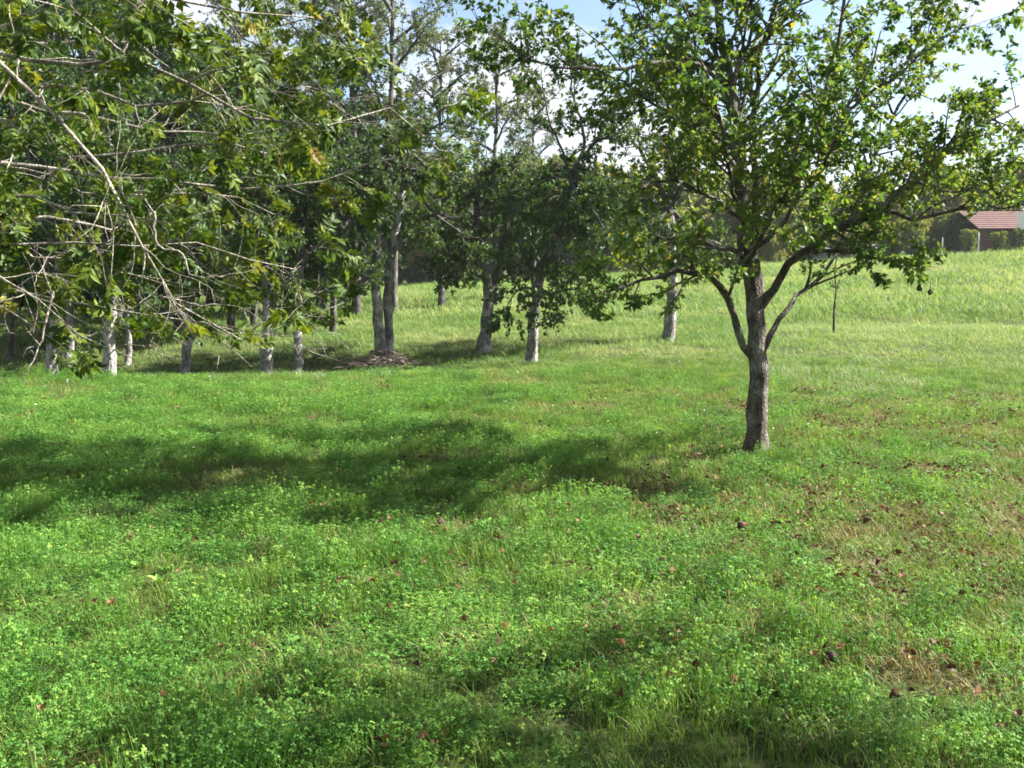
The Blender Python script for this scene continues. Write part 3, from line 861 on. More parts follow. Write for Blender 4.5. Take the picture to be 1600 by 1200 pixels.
simple_tree('orchard_tree', 'leaning orchard tree in the middle with a crooked forked top against the white sky', 830, 567, [(832, 520), (836, 480), (848, 420), (868, 350), (890, 290), (905, 255)], 18, 3.5, 1.2, 1.3, 503, n=9, r_top=.38,
            extra=[([(900, 262, 0), (912, 230, 0), (905, 180, 0), (895, 140, 0), (890, 90, .1)], .38), ([(905, 255, 0), (930, 222, 0), (965, 208, 0), (990, 180, 0), (1000, 150, 0)], .38),
                   ([(928, 224, 0), (936, 180, 0), (960, 182, 0)], .16), ([(895, 285, 0), (870, 220, .1), (850, 160, .1), (845, 110, .1)], .3), ([(852, 410, 0), (880, 420, -.3), (910, 440, -.4), (935, 450, -.4)], .3),
                   ([(844, 440, 0), (820, 400, -.2), (800, 350, -.3), (790, 300, -.3)], .4), ([(840, 455, 0), (815, 450, -.3), (800, 465, -.5), (790, 490, -.6)], .28), ([(850, 410, 0), (875, 400, -.4), (895, 420, -.7), (900, 470, -.8)], .28), ([(846, 425, 0), (835, 430, -.5), (850, 460, -.8), (860, 490, -.9)], .25), ([(860, 380, 0), (890, 350, -.3), (925, 360, -.5)], .3)], l2=11, skip=.15, tint=(.5, .17))
simple_tree('orchard_tree', 'orchard tree with straight pale trunk seen just left of the front fruit tree', 1045, 534, [(1047, 490), (1050, 440), (1050, 380), (1046, 320)], 19, 5.4, 1.75, 1.6, 504, n=11, tint=(.4, .15))
left_trees = [
    (417, 588, [(417, 540), (418, 490), (414, 430), (410, 370)], 20, 4.6, 1.7, 1.5, 'orchard_bark', 'pale-trunked orchard tree in the left row, nearest to the twin-stemmed tree but one'),
    (465, 585, [(466, 540), (464, 490), (470, 430), (478, 360)], 16, 4.9, 1.6, 1.6, 'orchard_bark', 'slim pale-trunked orchard tree in the left row, next to the twin-stemmed tree'),
    (290, 584, [(292, 540), (296, 490), (300, 420), (300, 360)], 17, 4.4, 1.6, 1.4, 'orchard_bark', 'grey-trunked orchard tree midway along the left row'),
    (171, 590, [(172, 560), (170, 520), (176, 460), (172, 380)], 20, 4.6, 1.7, 1.5, 'pale_bark', 'orchard tree with a stout whitish trunk at left behind the bent walnut twig'),
    (80, 588, [(82, 550), (86, 510), (90, 460), (92, 380)], 18, 4.8, 1.8, 1.5, 'pale_bark', 'leftmost pale-trunked orchard tree in the left row'),
]
for q, (u, v, tops, w, h, rd, zlo, bk, lab) in enumerate(left_trees):
    simple_tree('orchard_tree', lab, u, v, tops, w, h, rd, zlo, 520 + q, n=8, bark=bk, group='orchard trees in the left row', l2=14, l3=6, k=9, size=(.06, .10), tint=(.45, .18))
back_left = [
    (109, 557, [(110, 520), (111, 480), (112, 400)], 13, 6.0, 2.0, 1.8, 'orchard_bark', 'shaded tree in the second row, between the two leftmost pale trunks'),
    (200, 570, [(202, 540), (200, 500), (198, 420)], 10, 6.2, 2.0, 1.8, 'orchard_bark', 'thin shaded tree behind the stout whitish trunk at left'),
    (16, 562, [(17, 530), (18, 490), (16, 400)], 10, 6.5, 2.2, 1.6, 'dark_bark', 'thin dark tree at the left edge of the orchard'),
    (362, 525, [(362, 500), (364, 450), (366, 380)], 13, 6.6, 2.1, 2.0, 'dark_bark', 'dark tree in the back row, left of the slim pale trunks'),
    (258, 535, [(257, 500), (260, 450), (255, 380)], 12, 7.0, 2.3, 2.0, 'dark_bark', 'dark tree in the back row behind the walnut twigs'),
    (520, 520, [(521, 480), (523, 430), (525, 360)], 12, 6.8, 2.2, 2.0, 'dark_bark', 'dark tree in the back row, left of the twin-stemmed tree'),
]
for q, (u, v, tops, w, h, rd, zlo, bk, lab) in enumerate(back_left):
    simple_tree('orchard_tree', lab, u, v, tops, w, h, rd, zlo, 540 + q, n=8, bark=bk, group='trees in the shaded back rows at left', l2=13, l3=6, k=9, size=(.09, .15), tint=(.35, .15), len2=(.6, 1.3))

def off_frame_tree():
    """A neighbour of the front fruit tree, right of the photographer; its shade lies over the nearest clover."""
    fx, fy = 4.3, 2.9
    z = float(height(fx, fy))
    foot = np.array([fx, fy, z])
    rg = np.random.RandomState(66)
    top = foot + [-.1, 0, 2.3]
    tp = np.array([foot - [0, 0, .1], foot + [0, 0, .1], foot + [-.05, .03, 1.2], top])
    limbs = crown_limbs(rg, top, 12, 2.1, z + 3.5, z + 5.0, .04, start=foot + [-.05, .03, 1.7])
    orchard_tree('fruit_tree', 'fruit tree outside the right edge that shades the nearest clover', foot, [tp], .11, limbs, 610, bark='pear_bark', leaf='pear_leaf', l2=12, l3=5, k=7, size=(.05, .08), skip=.2)
off_frame_tree()

# tall airy trees, the wood and the far hedge line: prototypes and copies
def copy_tree(root, loc, rz, sc, label, group):
    r = root.copy()
    COL.objects.link(r)
    r.location = tuple(loc)
    r.rotation_euler = (0, 0, rz)
    r.scale = (sc, sc, sc)
    r['label'] = label
    r['group'] = group
    for ch in list(root.children):
        c = ch.copy()
        COL.objects.link(c)
        c.parent = r
    return r

def proto(name, label, loc, H, zlo, rad, r, seed, n=12, group=None, clear=0.3, **kw):
    rg = np.random.RandomState(seed)
    foot = np.array([loc[0], loc[1], float(height(loc[0], loc[1])) - .05])
    tp = np.array([foot, foot + [0.05, 0, H * .2], foot + [-.05, .05, H * .45], foot + [0.1, 0, H * .7], foot + [.05, 0, H * .93]])
    limbs = []
    for q in range(n):
        t = clear + (0.93 - clear) * (q + rg.rand()) / n
        a = q * 2.4 + rg.uniform(-.4, .4)
        s = np.array([np.interp(H * t, tp[:, 2] - foot[2], tp[:, k]) for k in range(3)])
        rr = rad * (0.35 + 0.65 * math.sin(PI * (0.12 + 0.80 * (t - clear) / (1 - clear)))) * rg.uniform(.75, 1.1)
        e = s + np.array([rr * math.cos(a), rr * math.sin(a), rr * rg.uniform(.35, .9)])
        if zlo is not None:
            e[2] = max(e[2], foot[2] + zlo)
        limbs.append((np.array([s, s * .6 + e * .4 + [0, 0, .05 * rr], s * .3 + e * .7 + [0, 0, .05 * rr], e]), r * .4))
    return orchard_tree(name, label, foot, [tp], r, limbs, seed, group=group, r_top=.15, **kw)

def at(u, Y):
    x = (u - 800.0) / F * (Y * math.cos(PITCH) + 0.0) * 1.01
    return np.array([x, Y, float(height(x, Y)) - .05])

AIRY = 'tall airy trees behind the orchard'
a1 = proto('tall_tree', 'tall airy tree rising above the twin-stemmed tree', at(615, 31), 13.5, None, 2.3, .17, 701, n=22, group=AIRY, clear=.22, leaf='wispy_leaf', bark='dark_bark', l2=12, l3=6, k=7, size=(.07, .12), len2=(.5, 1.1), len3=(.3, .6), up=.35, tint=(.55, .2), skip=.25)
a2 = proto('tall_tree', 'slim airy tree with a straight thin stem in the middle against the sky', at(772, 34), 10.2, None, 1.5, .13, 702, n=20, group=AIRY, clear=.2, leaf='wispy_leaf', bark='dark_bark', l2=11, l3=6, k=7, size=(.07, .12), len2=(.5, 1.0), len3=(.3, .6), up=.4, tint=(.55, .2), skip=.28)
copy_tree(a1, at(505, 34), 2.1, 1.02, 'tall airy tree standing left of the tall one above the twin stems', AIRY)
copy_tree(a2, at(690, 33), 1.2, 0.98, 'slim airy tree between the twin-stemmed tree and the middle', AIRY)
copy_tree(a1, at(395, 38), 3.9, 1.05, 'tall airy tree above the left row, behind the walnut leaves', AIRY)
copy_tree(a2, at(835, 38), 2.5, 0.86, 'low airy tree right of the middle behind the leaning orchard tree', AIRY)

copy_tree(a2, at(560, 30), 4.0, 1.1, 'slim airy tree just left of the tallest airy tree', AIRY)
WOOD = 'dense trees of the wood at the left'
w1 = proto('wood_tree', 'dense dark tree of the wood at the far left', at(60, 30), 11.5, 1.0, 3.2, .2, 711, n=20, group=WOOD, clear=.12, bark='dark_bark', l2=10, l3=5, k=9, size=(.14, .24), len2=(.8, 1.6), len3=(.4, .8), tint=(.2, .13), skip=.02)
w2 = proto('wood_tree', 'dense dark tree of the wood behind the left row', at(250, 33), 10.0, 1.0, 3.0, .2, 712, n=20, group=WOOD, clear=.12, bark='dark_bark', l2=10, l3=5, k=9, size=(.14, .24), len2=(.8, 1.6), len3=(.4, .8), tint=(.22, .13), skip=.02)
rg = np.random.RandomState(99)
for q, (u, Y, s) in enumerate([(-150, 27, 1.0), (-40, 34, 1.15), (150, 37, 1.1), (340, 39, 1.0), (430, 44, .95), (-260, 34, 1.2), (30, 45, 1.3), (220, 48, 1.25), (520, 50, .6), (-80, 22, .75), (80, 25, .62), (190, 27, .6), (330, 29, .62), (455, 32, .62), (430, 29, .6), (505, 33, .7), (560, 40, .75), (-10, 26, .8), (280, 24, .55), (400, 26, .5)]):
    copy_tree((w1, w2)[q % 2], at(u, Y), rg.rand() * 6.28, s, 'dense dark tree in the wood behind the left orchard rows', WOOD)

for q in range(14):  # dark bushes added to deepen the shade where the ground is shaded grass
    u = -60 + q * 40 + rg.uniform(-14, 14)
    o_ = copy_tree((w1, w2)[q % 2], at(u, rg.uniform(31, 40)), rg.rand() * 6.28, rg.uniform(.22, .32), 'dark bush added to deepen the shade behind the left orchard rows', 'dark bushes added to deepen the wood edge shade')
    o_.name = 'bush'
    o_['category'] = 'bush'
HEDGE = 'trees of the far line beyond the meadow'
h1 = proto('hedge_tree', 'low bushy yellowish tree with pale stem in the gap right of the twin stems', at(690, 62), 6.0, 0.1, 2.5, .14, 721, n=22, group=HEDGE, clear=.02, leaf='hedge_leaf', bark='pale_bark', l2=9, l3=5, k=8, size=(.20, .34), len2=(.8, 1.5), len3=(.4, .8), tint=(.78, .2), skip=.0)
h2 = proto('hedge_tree', 'low bushy dark tree of the far line in the gap left of the low-forked tree', at(735, 66), 6.6, 0.1, 2.7, .14, 722, n=22, group=HEDGE, clear=.02, leaf='hedge_leaf', bark='dark_bark', l2=9, l3=5, k=8, size=(.20, .34), len2=(.8, 1.5), len3=(.4, .8), tint=(.62, .2), skip=.0)
ZONES = [(-1e9, 'behind the left orchard rows'), (560, 'behind the twin-stemmed tree'), (690, 'between twin stems and leaning tree'), (860, 'between leaning tree and fruit tree trunk'), (1190, 'right of the fruit tree trunk')]
for q in range(58):
    u = 380 + q * 24 + rg.uniform(-12, 12)
    Y = 66 + rg.uniform(-4, 12) + max(0, (u - 950)) * 0.012
    s = rg.uniform(.8, 1.2) * (1.0 if u < 1000 else 0.85)
    zone = [z for lim, z in ZONES if u >= lim][-1]
    copy_tree((h1, h2)[rg.randint(2)], at(u, Y), rg.rand() * 6.28, s, 'low bushy tree of the far line ' + zone, 'far line trees ' + zone)

for q in range(30):
    u = 620 + q * 33 + rg.uniform(-14, 14)
    o_ = copy_tree((h1, h2)[rg.randint(2)], at(u, 64 + rg.uniform(-.8, 2)), rg.rand() * 6.28, rg.uniform(.26, .42), 'low bush at the foot of the far line of trees', 'bushes under the far line of trees')
    o_.name = 'bush'
    o_['category'] = 'bush'

# ------------------------------------------------------------------ thin sapling in the meadow
def sapling():
    foot = G(1304, 522)
    Y = foot[1]
    rg = np.random.RandomState(3)
    root = empty('sapling', foot)
    tag(root, 'thin leafless sapling standing in the meadow right of the fruit tree', 'sapling')
    A = resample(np.array([foot - [0, 0, .05], P(1303, 490, Y), P(1306, 455, Y), P(1305, 425, Y), P(1308, 395, Y)]), 12, rg, .004)
    obj('stem', trunk_mesh('stem', A - foot, np.linspace(.03, .012, 12), M['dark_bark'], 8, 4, 1.2), root)
    A2, R2 = spawn(rg, A[None], np.linspace(.03, .012, 12)[None], 9, (.2, .5), (25, 50), .3, .35, 4, .2, rmin=.005)
    obj('twigs', tubes_mesh('twigs', [(A2 - foot, R2, 4)], M['dark_bark']), root)['kind'] = 'stuff'
    fr = leaf_frames(rg, A2, 5, (.06, .1), .2)
    obj('foliage', foliage_mesh('foliage', (fr[0] - foot,) + fr[1:], DIAMOND, M['orchard_leaf'], np.full(len(fr[0]), .5), rg), root)['kind'] = 'stuff'
sapling()

# ------------------------------------------------------------------ brush pile
def brush_pile():
    c = G(598, 575)
    rg = np.random.RandomState(15)
    root = empty('brush_pile', c)
    tag(root, 'low heap of cut brushwood at the foot of the twin-stemmed tree', 'brush pile')
    for q in range(110):
        p = np.array([rg.normal() * .42, rg.normal() * .28 - .1, 0.0])
        p[2] = .05 + rg.rand() * .30 * math.exp(-(p[0] ** 2) / .35)
        a = rg.rand() * 6.28
        L = rg.uniform(.25, .75)
        d = np.array([math.cos(a), math.sin(a) * .7, rg.uniform(-.15, .3)]) * L
        pts = resample(np.array([p - d * .5, p + [0, 0, rg.uniform(0, .06)], p + d * .5]), 6, rg, .015)
        pts[:, 2] = np.maximum(pts[:, 2], .01)
        r = rg.uniform(.006, .016)
        obj('stick', tubes_mesh('stick', [(pts[None], np.linspace(r, r * .5, 6)[None], 5)], M['stick']), root)
brush_pile()

# ------------------------------------------------------------------ house, shed and posts beyond the meadow
def box(V, Q, lo, hi):
    o = len(V)
    for z in (lo[2], hi[2]):
        V += [(lo[0], lo[1], z), (hi[0], lo[1], z), (hi[0], hi[1], z), (lo[0], hi[1], z)]
    Q += [(o, o + 3, o + 2, o + 1), (o + 4, o + 5, o + 6, o + 7), (o, o + 1, o + 5, o + 4), (o + 1, o + 2, o + 6, o + 5), (o + 2, o + 3, o + 7, o + 6), (o + 3, o, o + 4, o + 7)]

def brick_material():
    m, n, l, out = new_mat('brick_wall')
    tcn = n.new('ShaderNodeTexCoord')
    mpn = n.new('ShaderNodeMapping'); mpn.inputs['Rotation'].default_value = (PI / 2, 0, 0)
    l.new(tcn.outputs['Object'], mpn.inputs['Vector'])
    b = n.new('ShaderNodeTexBrick'); b.inputs['Scale'].default_value = 4.0
    b.inputs['Color1'].default_value = (0.13, 0.062, 0.046, 1); b.inputs['Color2'].default_value = (0.17, 0.085, 0.062, 1); b.inputs['Mortar'].default_value = (0.16, 0.13, 0.11, 1)
    l.new(mpn.outputs['Vector'], b.inputs['Vector'])
    p = n.new('ShaderNodeBsdfPrincipled'); p.inputs['Roughness'].default_value = .9
    l.new(b.outputs['Color'], p.inputs['Base Color']); l.new(p.outputs[0], out.inputs['Surface'])
    return m
M['brick'] = brick_material()
M['tile'] = plain_material('roof_tile', (0.055, 0.020, 0.015), (0.105, 0.038, 0.028), 5, .9)
M['plaster'] = plain_material('plaster', (0.72, 0.71, 0.68), (0.8, 0.79, 0.76), 3, .9)
M['metal'] = plain_material('sheet_metal', (0.06, 0.075, 0.10), (0.10, 0.12, 0.15), 2, .8)
M['roofing'] = plain_material('roofing_felt', (0.03, 0.032, 0.036), (0.05, 0.052, 0.058), 3, .95)
M['post'] = plain_material('post_wood', (0.35, 0.34, 0.32), (0.5, 0.49, 0.46), 12, .9)

def house():
    Y = 60.0
    x0, x1 = P(1530, 400, Y)[0], P(1720, 400, Y)[0]
    z0 = float(height(x1, Y)) - .3
    zt = P(1560, 330, Y + 2)[2]
    ze = P(1560, 358, Y)[2]
    root = empty('house', (x0, Y, z0))
    tag(root, 'low brick house with red tiled roof and white pier beyond the meadow at right', 'house')
    w = x1 - x0
    V, Q = [], []
    box(V, Q, (0, 0, 0), (w, 5, ze - z0))
    obj('wall', mesh_np('wall', np.array(V), None, M['brick'], quads=np.array(Q)), root)
    # white rendered pier standing out in front of the wall
    a, b = P(1595, 375, Y - .9)[0] - x0, P(1612, 375, Y - .9)[0] - x0
    V, Q = [], []
    box(V, Q, (-(b - a) / 2, 0, 0), ((b - a) / 2, .5, zt - z0 - .25))
    ga = obj('pier', mesh_np('pier', np.array(V), None, M['plaster'], quads=np.array(Q)), root)
    ga.location = ((a + b) / 2, -.95, 0)
    ga.rotation_euler = (0, 0, math.radians(40))
    rise = zt - ze
    rows = 9
    for side in (0, 1):
        for k in range(rows):
            V, Q = [], []
            a, b = k / rows, (k + 1) / rows
            ya, yb = -.35 + 2.85 * a, -.35 + 2.85 * b
            za, zb = ze - z0 + rise * a * 1.0, ze - z0 + rise * b
            if side:
                ya, yb = 5.0 - ya, 5.0 - yb
            V = [(-.3, ya, za + .05), (w, ya, za + .05), (w, yb, zb + .02), (-.3, yb, zb + .02), (-.3, ya, za - .03), (w, ya, za - .03), (w, yb, zb - .05), (-.3, yb, zb - .05)]
            Q = [(0, 1, 2, 3), (7, 6, 5, 4), (0, 4, 5, 1), (1, 5, 6, 2), (2, 6, 7, 3), (3, 7, 4, 0)]
            obj('tile_row', mesh_np('tile_row', np.array(V), None, M['tile'], quads=np.array(Q)), root)
house()

def shed(u0, u1, vt, vb, Y, label):
    x0, x1 = P(u0, vb, Y)[0], P(u1, vb, Y)[0]
    z0 = float(height(x0, Y)) - .2
    zt = P(u0, vt, Y)[2] - z0
    w = x1 - x0
    root = empty('shed', (x0, Y, z0))
    tag(root, label, 'shed')
    n = int(w / .12)
    V, Q = [], []
    for k in range(n + 1):
        x = w * k / n
        y = .03 * (k % 2)
        V += [(x, y, 0), (x, y, zt), (x, y + .04, zt), (x, y + .04, 0)]
    for k in range(n):
        a, b = 4 * k, 4 * k + 4
        Q += [(a, b, b + 1, a + 1), (a + 1, b + 1, b + 2, a + 2), (a + 3, a + 2, b + 2, b + 3)]
    box(V, Q, (0, .08, 0), (w, 2.4, zt - .02))
    obj('wall', mesh_np('wall', np.array(V), None, M['metal'], quads=np.array(Q)), root)
    V = [(-.15, -.15, zt + .003), (w + .15, -.15, zt + .003), (w + .15, 2.6, zt + .3), (-.15, 2.6, zt + .3), (-.15, -.15, zt + .06), (w + .15, -.15, zt + .06), (w + .15, 2.6, zt + .36), (-.15, 2.6, zt + .36)]
    Q = [(3, 2, 1, 0), (4, 5, 6, 7), (0, 1, 5, 4), (1, 2, 6, 5), (2, 3, 7, 6), (3, 0, 4, 7)]
    obj('roof', mesh_np('roof', np.array(V), None, M['roofing'], quads=np.array(Q)), root)
shed(1262, 1294, 390, 402, 62, 'low blue-grey sheet metal shed beyond the meadow, seen right of the fruit tree trunk')
shed(1354, 1374, 386, 399, 62, 'small blue-grey shed beyond the meadow, between the metal shed and the house')

for (u, vt, vb, lab) in ((1527, 364, 404, 'thin pale post at the meadow edge just left of the brick house'), (1471, 372, 402, 'thin pale post at the meadow edge between the small shed and the house')):
    Y = 58.0
    b = P(u, vb, Y)
    z = float(height(b[0], Y))
    t = P(u, vt, Y)[2]
    V, Q, T = None, None, None
    pts = np.array([[[0, 0, -.2], [0.01, 0, (t - z) * .5], [0, 0, t - z]]])
    po = obj('post', tubes_mesh('post', [(pts, np.array([[.05, .045, .04]]), 8)], M['post']))
    po.location = (b[0], Y, z)
    tag(po, lab, 'post', 'posts along the meadow edge')

for q, (u, Y, s, lab) in enumerate([(1550, 58.6, .19, 'dark shrub against the left part of the house wall'), (1583, 58.8, .21, 'dark shrub in front of the house beside the white pier'), (1505, 59.5, .22, 'dark shrub left of the house behind the thin post'), (1415, 62, .36, 'dark shrub between the small shed and the house')]):
    c = copy_tree(h2, at(u, Y), q * 1.7, s, lab, 'shrubs around the house')
    c.name = 'shrub'
    c['category'] = 'shrub'

# ------------------------------------------------------------------ grass and clover
def curled(seed):
    rg = np.random.RandomState(seed)
    v, t = _ovate(rg.uniform(.30, .40), .0)
    v = v.copy()
    k = rg.uniform(.5, 1.3)
    v[:, 2] = k * v[:, 0] ** 2 * 3 + rg.uniform(-.5, .5) * (v[:, 1] - .5) ** 2 + rg.normal(size=len(v)) * .03
    st = len(v)
    v = np.vstack([v, [[-.012, -.22, .05], [.012, -.22, .05], [.012, .02, 0], [-.012, .02, 0]]])
    t = np.vstack([t, [[st, st + 1, st + 2], [st, st + 2, st + 3]]])
    return v, t


tufts = bpy.data.collections.new('tuft_sources')      # kept out of the scene; drawn only through the scatter
def tuft_obj(name, V, T, mat, tint):
    o = bpy.data.objects.new(name, mesh_np(name, V, T, mat, tint))
    tufts.objects.link(o)

def blades(rg, n, rad, hgt, wid, lean=0.5):
    """Grass blades, three segments each."""
    a = rg.rand(n) * 6.28
    r = rad * np.sqrt(rg.rand(n))
    b = np.stack([r * np.cos(a), r * np.sin(a), np.full(n, -.005)], -1)
    h = hgt[0] + (hgt[1] - hgt[0]) * rg.rand(n)
    w = wid[0] + (wid[1] - wid[0]) * rg.rand(n)
    la = rg.rand(n) * 6.28
    ld = np.stack([np.cos(la), np.sin(la), np.zeros(n)], -1)
    le = lean * (0.2 + rg.rand(n))
    sd = np.stack([-np.sin(la), np.cos(la), np.zeros(n)], -1)
    V = []
    for s, ww in ((0, 1.0), (.45, .9), (.8, .6)):
        c = b + np.array([0, 0, 1]) * (h * s * (1 - .25 * le * s))[:, None] + ld * (h * le * s * s)[:, None]
        V += [c - sd * (w * ww * .5)[:, None], c + sd * (w * ww * .5)[:, None]]
    V.append(b + np.array([0, 0, 1]) * (h * (1 - .35 * le))[:, None] + ld * (h * le)[:, None])
    V = np.stack(V, 1)
    t = np.array([[0, 1, 3], [0, 3, 2], [2, 3, 5], [2, 5, 4], [4, 5, 6]])
    T = t[None] + (np.arange(n) * 7)[:, None, None]
    return V.reshape(-1, 3), T.reshape(-1, 3), n

def clover(rg, n, rad, hgt, size):
    a = rg.rand(n) * 6.28
    r = rad * np.sqrt(rg.rand(n))
    h = hgt[0] + (hgt[1] - hgt[0]) * rg.rand(n)
    c = np.stack([r * np.cos(a), r * np.sin(a), h], -1)
    VV, TT, tn, off = [], [], [], 0
    tilt = rg.normal(size=(n, 3)) * .38 + [0, 0, 1]
    tilt = unit(tilt)
    d0 = unit(np.cross(tilt, rg.normal(size=(n, 3))))
    base = np.clip(.5 + .2 * rg.normal(size=n), 0, 1)
    tm = (np.array([[0, 0, 0], [-.36, .45, .05], [-.25, .9, .0], [.25, .9, .0], [.36, .45, .05], [0, .55, -.04]]), np.array([[0, 5, 1], [1, 5, 2], [2, 5, 3], [3, 5, 4], [4, 5, 0]]))
    ln = size[0] + (size[1] - size[0]) * rg.rand(n)
    for q in range(3):
        an = q * 2 * PI / 3
        d = d0 * math.cos(an) + np.cross(tilt, d0) * math.sin(an)
        nr = unit(tilt + .25 * d)
        d = unit(d - nr * (d * nr).sum(1, keepdims=True))
        V, T = leaf_verts((c, d, nr, ln), tm)
        VV.append(V); TT.append(T + off); off += len(V)
        tn.append(np.repeat(base + .06 * rg.normal(size=n), 6))
    # stems
    w = .0006
    s0 = c * [0.8, 0.8, 0] - [0, 0, .005]
    V = np.stack([s0 - [w, 0, 0], s0 + [w, 0, 0], c + [w, 0, 0], c - [w, 0, 0]], 1).reshape(-1, 3)
    T = (np.array([[0, 1, 2], [0, 2, 3]])[None] + (np.arange(n) * 4)[:, None, None]).reshape(-1, 3)
    VV.append(V); TT.append(T + off); tn.append(np.full(len(V), .5))
    return np.vstack(VV), np.vstack(TT), np.concatenate(tn)

def broad(rg, n, hgt, size):
    """A rosette of broad weed leaves."""
    a = np.arange(n) * 2.4 + rg.rand(n) * .5
    el = np.radians(rg.uniform(15, 60, n))
    d = np.stack([np.cos(a) * np.cos(el), np.sin(a) * np.cos(el), np.sin(el)], -1)
    nr = unit(np.array([0, 0, 1.0]) - d * d[:, 2:3] + .15 * rg.normal(size=(n, 3)))
    nr = unit(nr - d * (nr * d).sum(1, keepdims=True))
    pos = np.stack([np.cos(a) * .01, np.sin(a) * .01, hgt * rg.rand(n)], -1)
    ln = rg.uniform(*size, n)
    V, T = leaf_verts((pos, d, nr, ln), OVATE)
    return V, T, np.repeat(np.clip(.45 + .15 * rg.normal(size=n), 0, 1), len(OVATE[0]))

rg = np.random.RandomState(8)
def grass_tint(n, mean=.45, sp=.2):
    return np.repeat(np.clip(mean + sp * rg.normal(size=n), 0, 1), 7)
for q in range(4):
    V, T, tn = clover(rg, 100, .13, (.012, .075 + .018 * q), (.006, .0140))
    tuft_obj('clover_tuft_%d' % q, V, T, M['clover_leaf'], tn)
for q in range(3):
    V, T, n = blades(rg, 90, .13, (.025, .065 + .02 * q), (.002, .0042), .9)
    tuft_obj('grass_tuft_%d' % q, V, T, M['grass_blade'], grass_tint(n))
for q in range(2):
    V, T, tn = broad(rg, 9, .02, (.035, .075))
    tuft_obj('weed_tuft_%d' % q, V, T, M['clover_leaf'], tn)
for q in range(2):
    V, T, n = blades(rg, 46, .13, (.03, .12), (.0018, .0036), 1.2)
    tuft_obj('dry_tuft_%d' % q, V, T, M['dry_blade'], grass_tint(n, .45, .25))
for q in range(3):
    V, T, n = blades(rg, 60, .5, (.10, .30), (.007, .014), .8)
    tuft_obj('meadow_tuft_%d' % q, V, T, M['meadow_blade'], grass_tint(n))
for q in range(4):
    V, T, n = blades(rg, 46, .4, (.16, .36), (.005, .009), .35 + .15 * q)
    tuft_obj('pale_tuft_%d' % q, V, T, M['pale_blade'], grass_tint(n, .5, .25))
# daisy: ring of petals
a = np.arange(8) * 2 * PI / 8
V = np.vstack([[[0, 0, .09]], np.stack([np.cos(a) * .011, np.sin(a) * .011, np.full(8, .093)], -1), [[-.0007, 0, 0], [.0007, 0, 0]]])
T = [[0, 1 + k, 1 + (k + 1) % 8] for k in range(8)] + [[9, 10, 0]]
tuft_obj('flower_0', V, np.array(T), M['petal'], np.full(len(V), .5))
for q in range(3):
    n = 16
    a = rg.rand(n) * 6.28
    r = .13 * np.sqrt(rg.rand(n))
    d = unit(np.stack([np.cos(a * 3.1), np.sin(a * 3.1), rg.uniform(-.5, .5, n)], -1))
    nr = unit(rg.normal(size=(n, 3)) * .5 + [0, 0, 1])
    nr = unit(nr - d * (nr * d).sum(1, keepdims=True))
    V, T = leaf_verts((np.stack([r * np.cos(a), r * np.sin(a), rg.uniform(.03, .095, n)], -1), d, nr, rg.uniform(.012, .034, n)), curled(30 + q))
    tuft_obj('litter_tuft_%d' % q, V, T, M['brown_leaf'], np.repeat(np.clip(.5 + .25 * rg.normal(size=n), 0, 1), len(V) // n))
NAMES = sorted(o.name for o in tufts.objects)
IDX = {}
for k, nme in enumerate(NAMES):
    IDX.setdefault(nme.split('_')[0], []).append(k)

def scatter_group():
    ng = bpy.data.node_groups.new('scatter_tufts', 'GeometryNodeTree')
    ng.interface.new_socket('Geometry', in_out='INPUT', socket_type='NodeSocketGeometry')
    ng.interface.new_socket('Geometry', in_out='OUTPUT', socket_type='NodeSocketGeometry')
    n, l = ng.nodes, ng.links
    gi, go = n.new('NodeGroupInput'), n.new('NodeGroupOutput')
    ci = n.new('GeometryNodeCollectionInfo')
    ci.inputs['Collection'].default_value = tufts
    ci.inputs['Separate Children'].default_value = True
    ci.inputs['Reset Children'].default_value = True
    iop = n.new('GeometryNodeInstanceOnPoints')
    iop.inputs['Pick Instance'].default_value = True
    def named(nm, ty):
        x = n.new('GeometryNodeInputNamedAttribute'); x.data_type = ty; x.inputs['Name'].default_value = nm
        return x.outputs['Attribute']
    l.new(gi.outputs[0], iop.inputs['Points'])
    l.new(ci.outputs[0], iop.inputs['Instance'])
    l.new(named('pick', 'INT'), iop.inputs['Instance Index'])
    e2r = n.new('FunctionNodeEulerToRotation')
    l.new(named('turn', 'FLOAT_VECTOR'), e2r.inputs[0])
    l.new(e2r.outputs[0], iop.inputs['Rotation'])
    l.new(named('grow', 'FLOAT_VECTOR'), iop.inputs['Scale'])
    l.new(iop.outputs[0], go.inputs[0])
    return ng
SCATTER = scatter_group()

def scatter(name, x, y, pick, sc, scz, rg, zoff=0.0):
    n = len(x)
    me = bpy.data.meshes.new(name)
    me.vertices.add(n)
    z = height(x, y) + zoff
    me.vertices.foreach_set('co', np.stack([x, y, z], -1).astype(np.float32).ravel())
    at_ = me.attributes.new('pick', 'INT', 'POINT'); at_.data.foreach_set('value', np.asarray(pick, np.int32))
    tr = np.stack([rg.normal(size=n) * .10, rg.normal(size=n) * .10, rg.rand(n) * 6.28], -1)
    at_ = me.attributes.new('turn', 'FLOAT_VECTOR', 'POINT'); at_.data.foreach_set('vector', tr.astype(np.float32).ravel())
    gs = np.stack([sc, sc, scz], -1)
    at_ = me.attributes.new('grow', 'FLOAT_VECTOR', 'POINT'); at_.data.foreach_set('vector', gs.astype(np.float32).ravel())
    o = obj(name, me)
    md = o.modifiers.new('scatter', 'NODES')
    md.node_group = SCATTER
    tag(o, kind='stuff')
    return o

